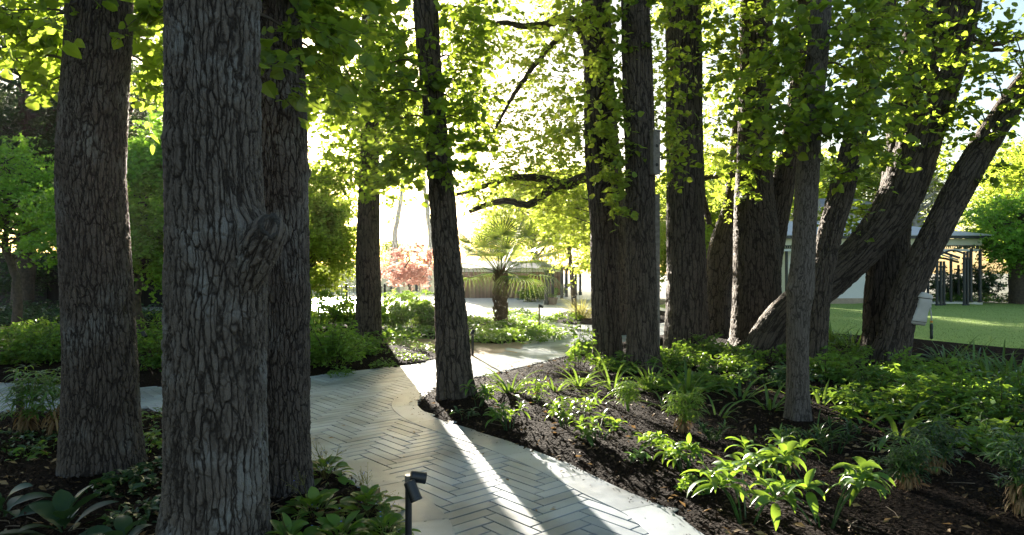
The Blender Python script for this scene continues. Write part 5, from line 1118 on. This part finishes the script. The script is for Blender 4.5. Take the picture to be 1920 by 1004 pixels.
mb = MB(); lathe(mb, (X(1466), hy - .5, .0), [(.10, 0), (.10, .06), (.065, .08), (.065, Z(472))], 12); mb.build("verandah_post", M["post"], H)
# upper storey further back
U_ = thing("upper_storey", "white upper storey with slate roof above the house, seen through the trunks", "house", (X(1600, 37), 37, 0))
wallbox("wall", U_, "white_wall", X(1545, 37), X(1690, 37), 37, 43, 0, Z(400, 37))
for px in (1588, 1605, 1640): wallbox("window", U_, "plastic_dark", X(px - 2.5, 37), X(px + 2.5, 37), 36.95, 36.995, Z(423, 37), Z(408, 37))
wallbox("gutter", U_, "post", X(1537, 37), X(1698, 37), 36.55, 36.75, Z(401, 37), Z(397, 37))
mb = MB(); a0, a1 = X(1535, 37), X(1700, 37); z0_, z1_ = Z(397, 37), Z(362, 37); mx_ = (a0 + a1) / 2
mb.add([[a0, 36.5, z0_], [a1, 36.5, z0_], [a1, 43.5, z0_], [a0, 43.5, z0_], [mx_ - 1, 40, z1_], [mx_ + 1, 40, z1_]], [[0, 1, 5, 4], [2, 3, 4, 5], [0, 3, 2, 1]], [[1, 2, 5], [3, 0, 4]]); mb.build("roof", M["slate"], U_)
# iron arbour of clustered posts and curved lintels
A_ = thing("arbour", "dark iron arbour of clustered posts with a curved top beside the verandah", "arbour", (X(1770, 28.6), 28.6, 0)); ay = 28.6
for k_, (px, yy, top) in enumerate([(1712, 29.4, 486), (1720, 29.7, 486), (1740, 30.6, 490), (1757, 28.4, 478), (1764, 28.4, 488), (1770, 28.8, 488), (1783, 29.6, 474), (1797, 31, 495), (1808, 28.3, 470), (1814, 28.3, 470)]):
    mb = MB(); zt = Z(top, yy); lathe(mb, (X(px, yy), yy, -.05), [(.085, 0), (.085, .12), (.055, .14), (.055, zt * .86), (.08, zt * .87), (.08, zt * .89), (.05, zt * .9), (.05, zt)], 10); mb.build("post", M["post"], A_)
for (pa, pb, pc, rr_) in (((1712, 482, 29.4), (1750, 470, 29), (1800, 484, 28.4), .05), ((1712, 492, 29.5), (1760, 484, 29.9), (1797, 492, 31), .05), ((1757, 480, 28.4), (1785, 470, 28.3), (1814, 478, 28.3), .04)):
    mb = MB(); mb.tube(catmull(np.array([at(*pa), at(*pb), at(*pc)]), 14), rr_, 6); mb.build("lintel", M["post"], A_)
mb = MB(); mb.tube(catmull(np.array([at(1720, 487, 29.3), at(1755, 477, 29), at(1797, 488, 28.6)]), 12), .035, 6); mb.build("trim_rail", M["white_paint"], A_)
# brown garage beyond the palm, and pergola posts
G_ = thing("garage", "brown timber garage with shingle roof beyond the palm", "garage", (1.0, 36, 0))
gx0, gx1 = X(860, 36), X(1052, 36)
wallbox("door", G_, "brown_boards", gx0, gx1, 36, 36.1, -.05, Z(510, 36))
mb = MB(); zt = Z(510, 36)
for a_, b_ in ((X(985, 36), X(1018, 36)), (X(1052, 36), X(1018, 36))): mb.tube([[a_, 35.97, .1], [b_, 35.97, zt - .1]], .05, 4)
mb.tube([[gx0, 35.97, 1.1], [gx1, 35.97, 1.1]], .05, 4); mb.build("door_brace", M["brown_boards"], G_)
wallbox("lintel", G_, "concrete", gx0 - .3, gx1 + .1, 35.9, 36.15, Z(510, 36), Z(503, 36))
wallbox("wall", G_, "white_wall", gx0 - .3, gx1, 36.2, 41, -.05, Z(503, 36))
mb = MB(); zt = Z(503, 36); mb.add([[gx0 - .7, 35.5, zt], [gx1 + .1, 35.5, zt], [gx1 - 1, 38.6, zt + .4], [gx0 + .4, 38.6, zt + .4], [gx0 - .7, 41.5, zt], [gx1 + .1, 41.5, zt]], [[0, 1, 2, 3], [3, 2, 5, 4], [0, 4, 5, 1]], [[1, 5, 2], [0, 3, 4]]); mb.build("roof", M["slate"], G_)
Pg = thing("pergola", "row of slim grey pergola posts on the terrace, right of the palm", "pergola", (X(1055, 33), 33, 0))
for px, yy, top in ((1024, 29.5, 506), (1028.5, 30, 506), (1036, 31.5, 506), (1053.5, 31.5, 499), (1062, 33.5, 503), (1074, 35.5, 505), (1079.5, 38, 507), (1088, 40, 509)):
    mb = MB(); lathe(mb, (X(px, yy), yy, -.02), [(.11, 0), (.11, .18), (.075, .2), (.075, Z(top, yy) - .12), (.12, Z(top, yy) - .1), (.12, Z(top, yy))], 8); mb.build("post", M["post"], Pg)
mb = MB(); mb.tube([[X(1015, 29.5), 29.5, Z(505, 29.5) + .08], [X(1092, 40), 40, Z(507, 40) + .1]], .09, 4); mb.build("beam", M["timber"], Pg)
wallbox_ = MB(); wallbox_.box(((X(1042, 31) + X(1120, 31)) / 2, 33.2, .07), (X(1120, 31) - X(1042, 31), 4.4, .17)); tag(wallbox_.build("terrace", M["concrete"]), kind="structure")
pt_ = gp(1036, 571); r = thing("clay_pot", "square-shouldered clay pot at the terrace step", "pot", pt_)
mb = MB(); lathe(mb, pt_, [(.17, 0), (.22, .22), (.24, .25), (.24, .30), (.2, .30), (.19, .26)], 16); mb.build("pot", M["pot"], r)
cover("potted_plant", "small plant growing in the clay pot", pt_ + [0, 0, .28], .26, .2, 70, 520, "plant", .1)
# fences
def board_fence(label, x0, x1, y, h, mat="dark_boards"):
    root = thing("board_fence", label, "fence", ((x0 + x1) / 2, y, 0)); wallbox("boards", root, mat, x0, x1, y, y + .03, -.05, h); wallbox("rail", root, mat, x0, x1, y - .045, y - .002, h - .25, h - .15)
    for x_ in np.arange(x0 + .1, x1, 2.4): wallbox("post", root, mat, x_, x_ + .1, y - .1, y - .047, -.05, h + .03)
board_fence("dark board fence behind the evergreens at the left", -24, -8.6, 28.0, 2.2)
fr = thing("iron_fence", "thin black iron fence right of the narrow dark trunk", "fence", (-5.2, 20.4, 0)); fy = 20.4
mb = MB(); mb.box((-4.95, fy, 1.02), (2.3, .03, .035)); mb.box((-4.95, fy, .15), (2.3, .03, .035)); mb.build("rail", M["black_metal"], fr)
mb = MB()
for x_ in np.arange(-6.05, -3.8, .12): mb.tube([[x_, fy, -.02], [x_, fy, 1.0]], .008, 4)
mb.build("bars", M["black_metal"], fr)
for x_ in (-6.1, -4.95, -3.8): wallbox("post", fr, "black_metal", x_ - .03, x_ + .03, fy - .03, fy + .03, -.05, 1.12)
lf = thing("boundary_fence", "cream boundary wall with dark posts behind the red maple", "fence", (-8, 44, 0))
wallbox("wall", lf, "cream", -14, 0, 46, 46.2, -.05, 1.7)
for x_ in (-12, -9.9, -8.2, -6.5, -4.8): wallbox("post", lf, "post", x_, x_ + .16, 45.8, 45.99, -.05, 2.3)

# air: faint haze that glows towards the low sun
hm_, nt_, out_ = new_mat("haze_air"); pv = N(nt_, "ShaderNodeVolumePrincipled"); pv.inputs["Color"].default_value = (1, .97, .9, 1)
pv.inputs["Density"].default_value = .00015; pv.inputs["Anisotropy"].default_value = .78; L(nt_, pv.outputs[0], out_.inputs["Volume"])
mb = MB(); mb.box((0, 75, 10), (302, 232, 22.4)); tag(mb.build("haze", hm_), kind="stuff")
cy.volume_bounces = 0; cy.volume_step_rate = 4
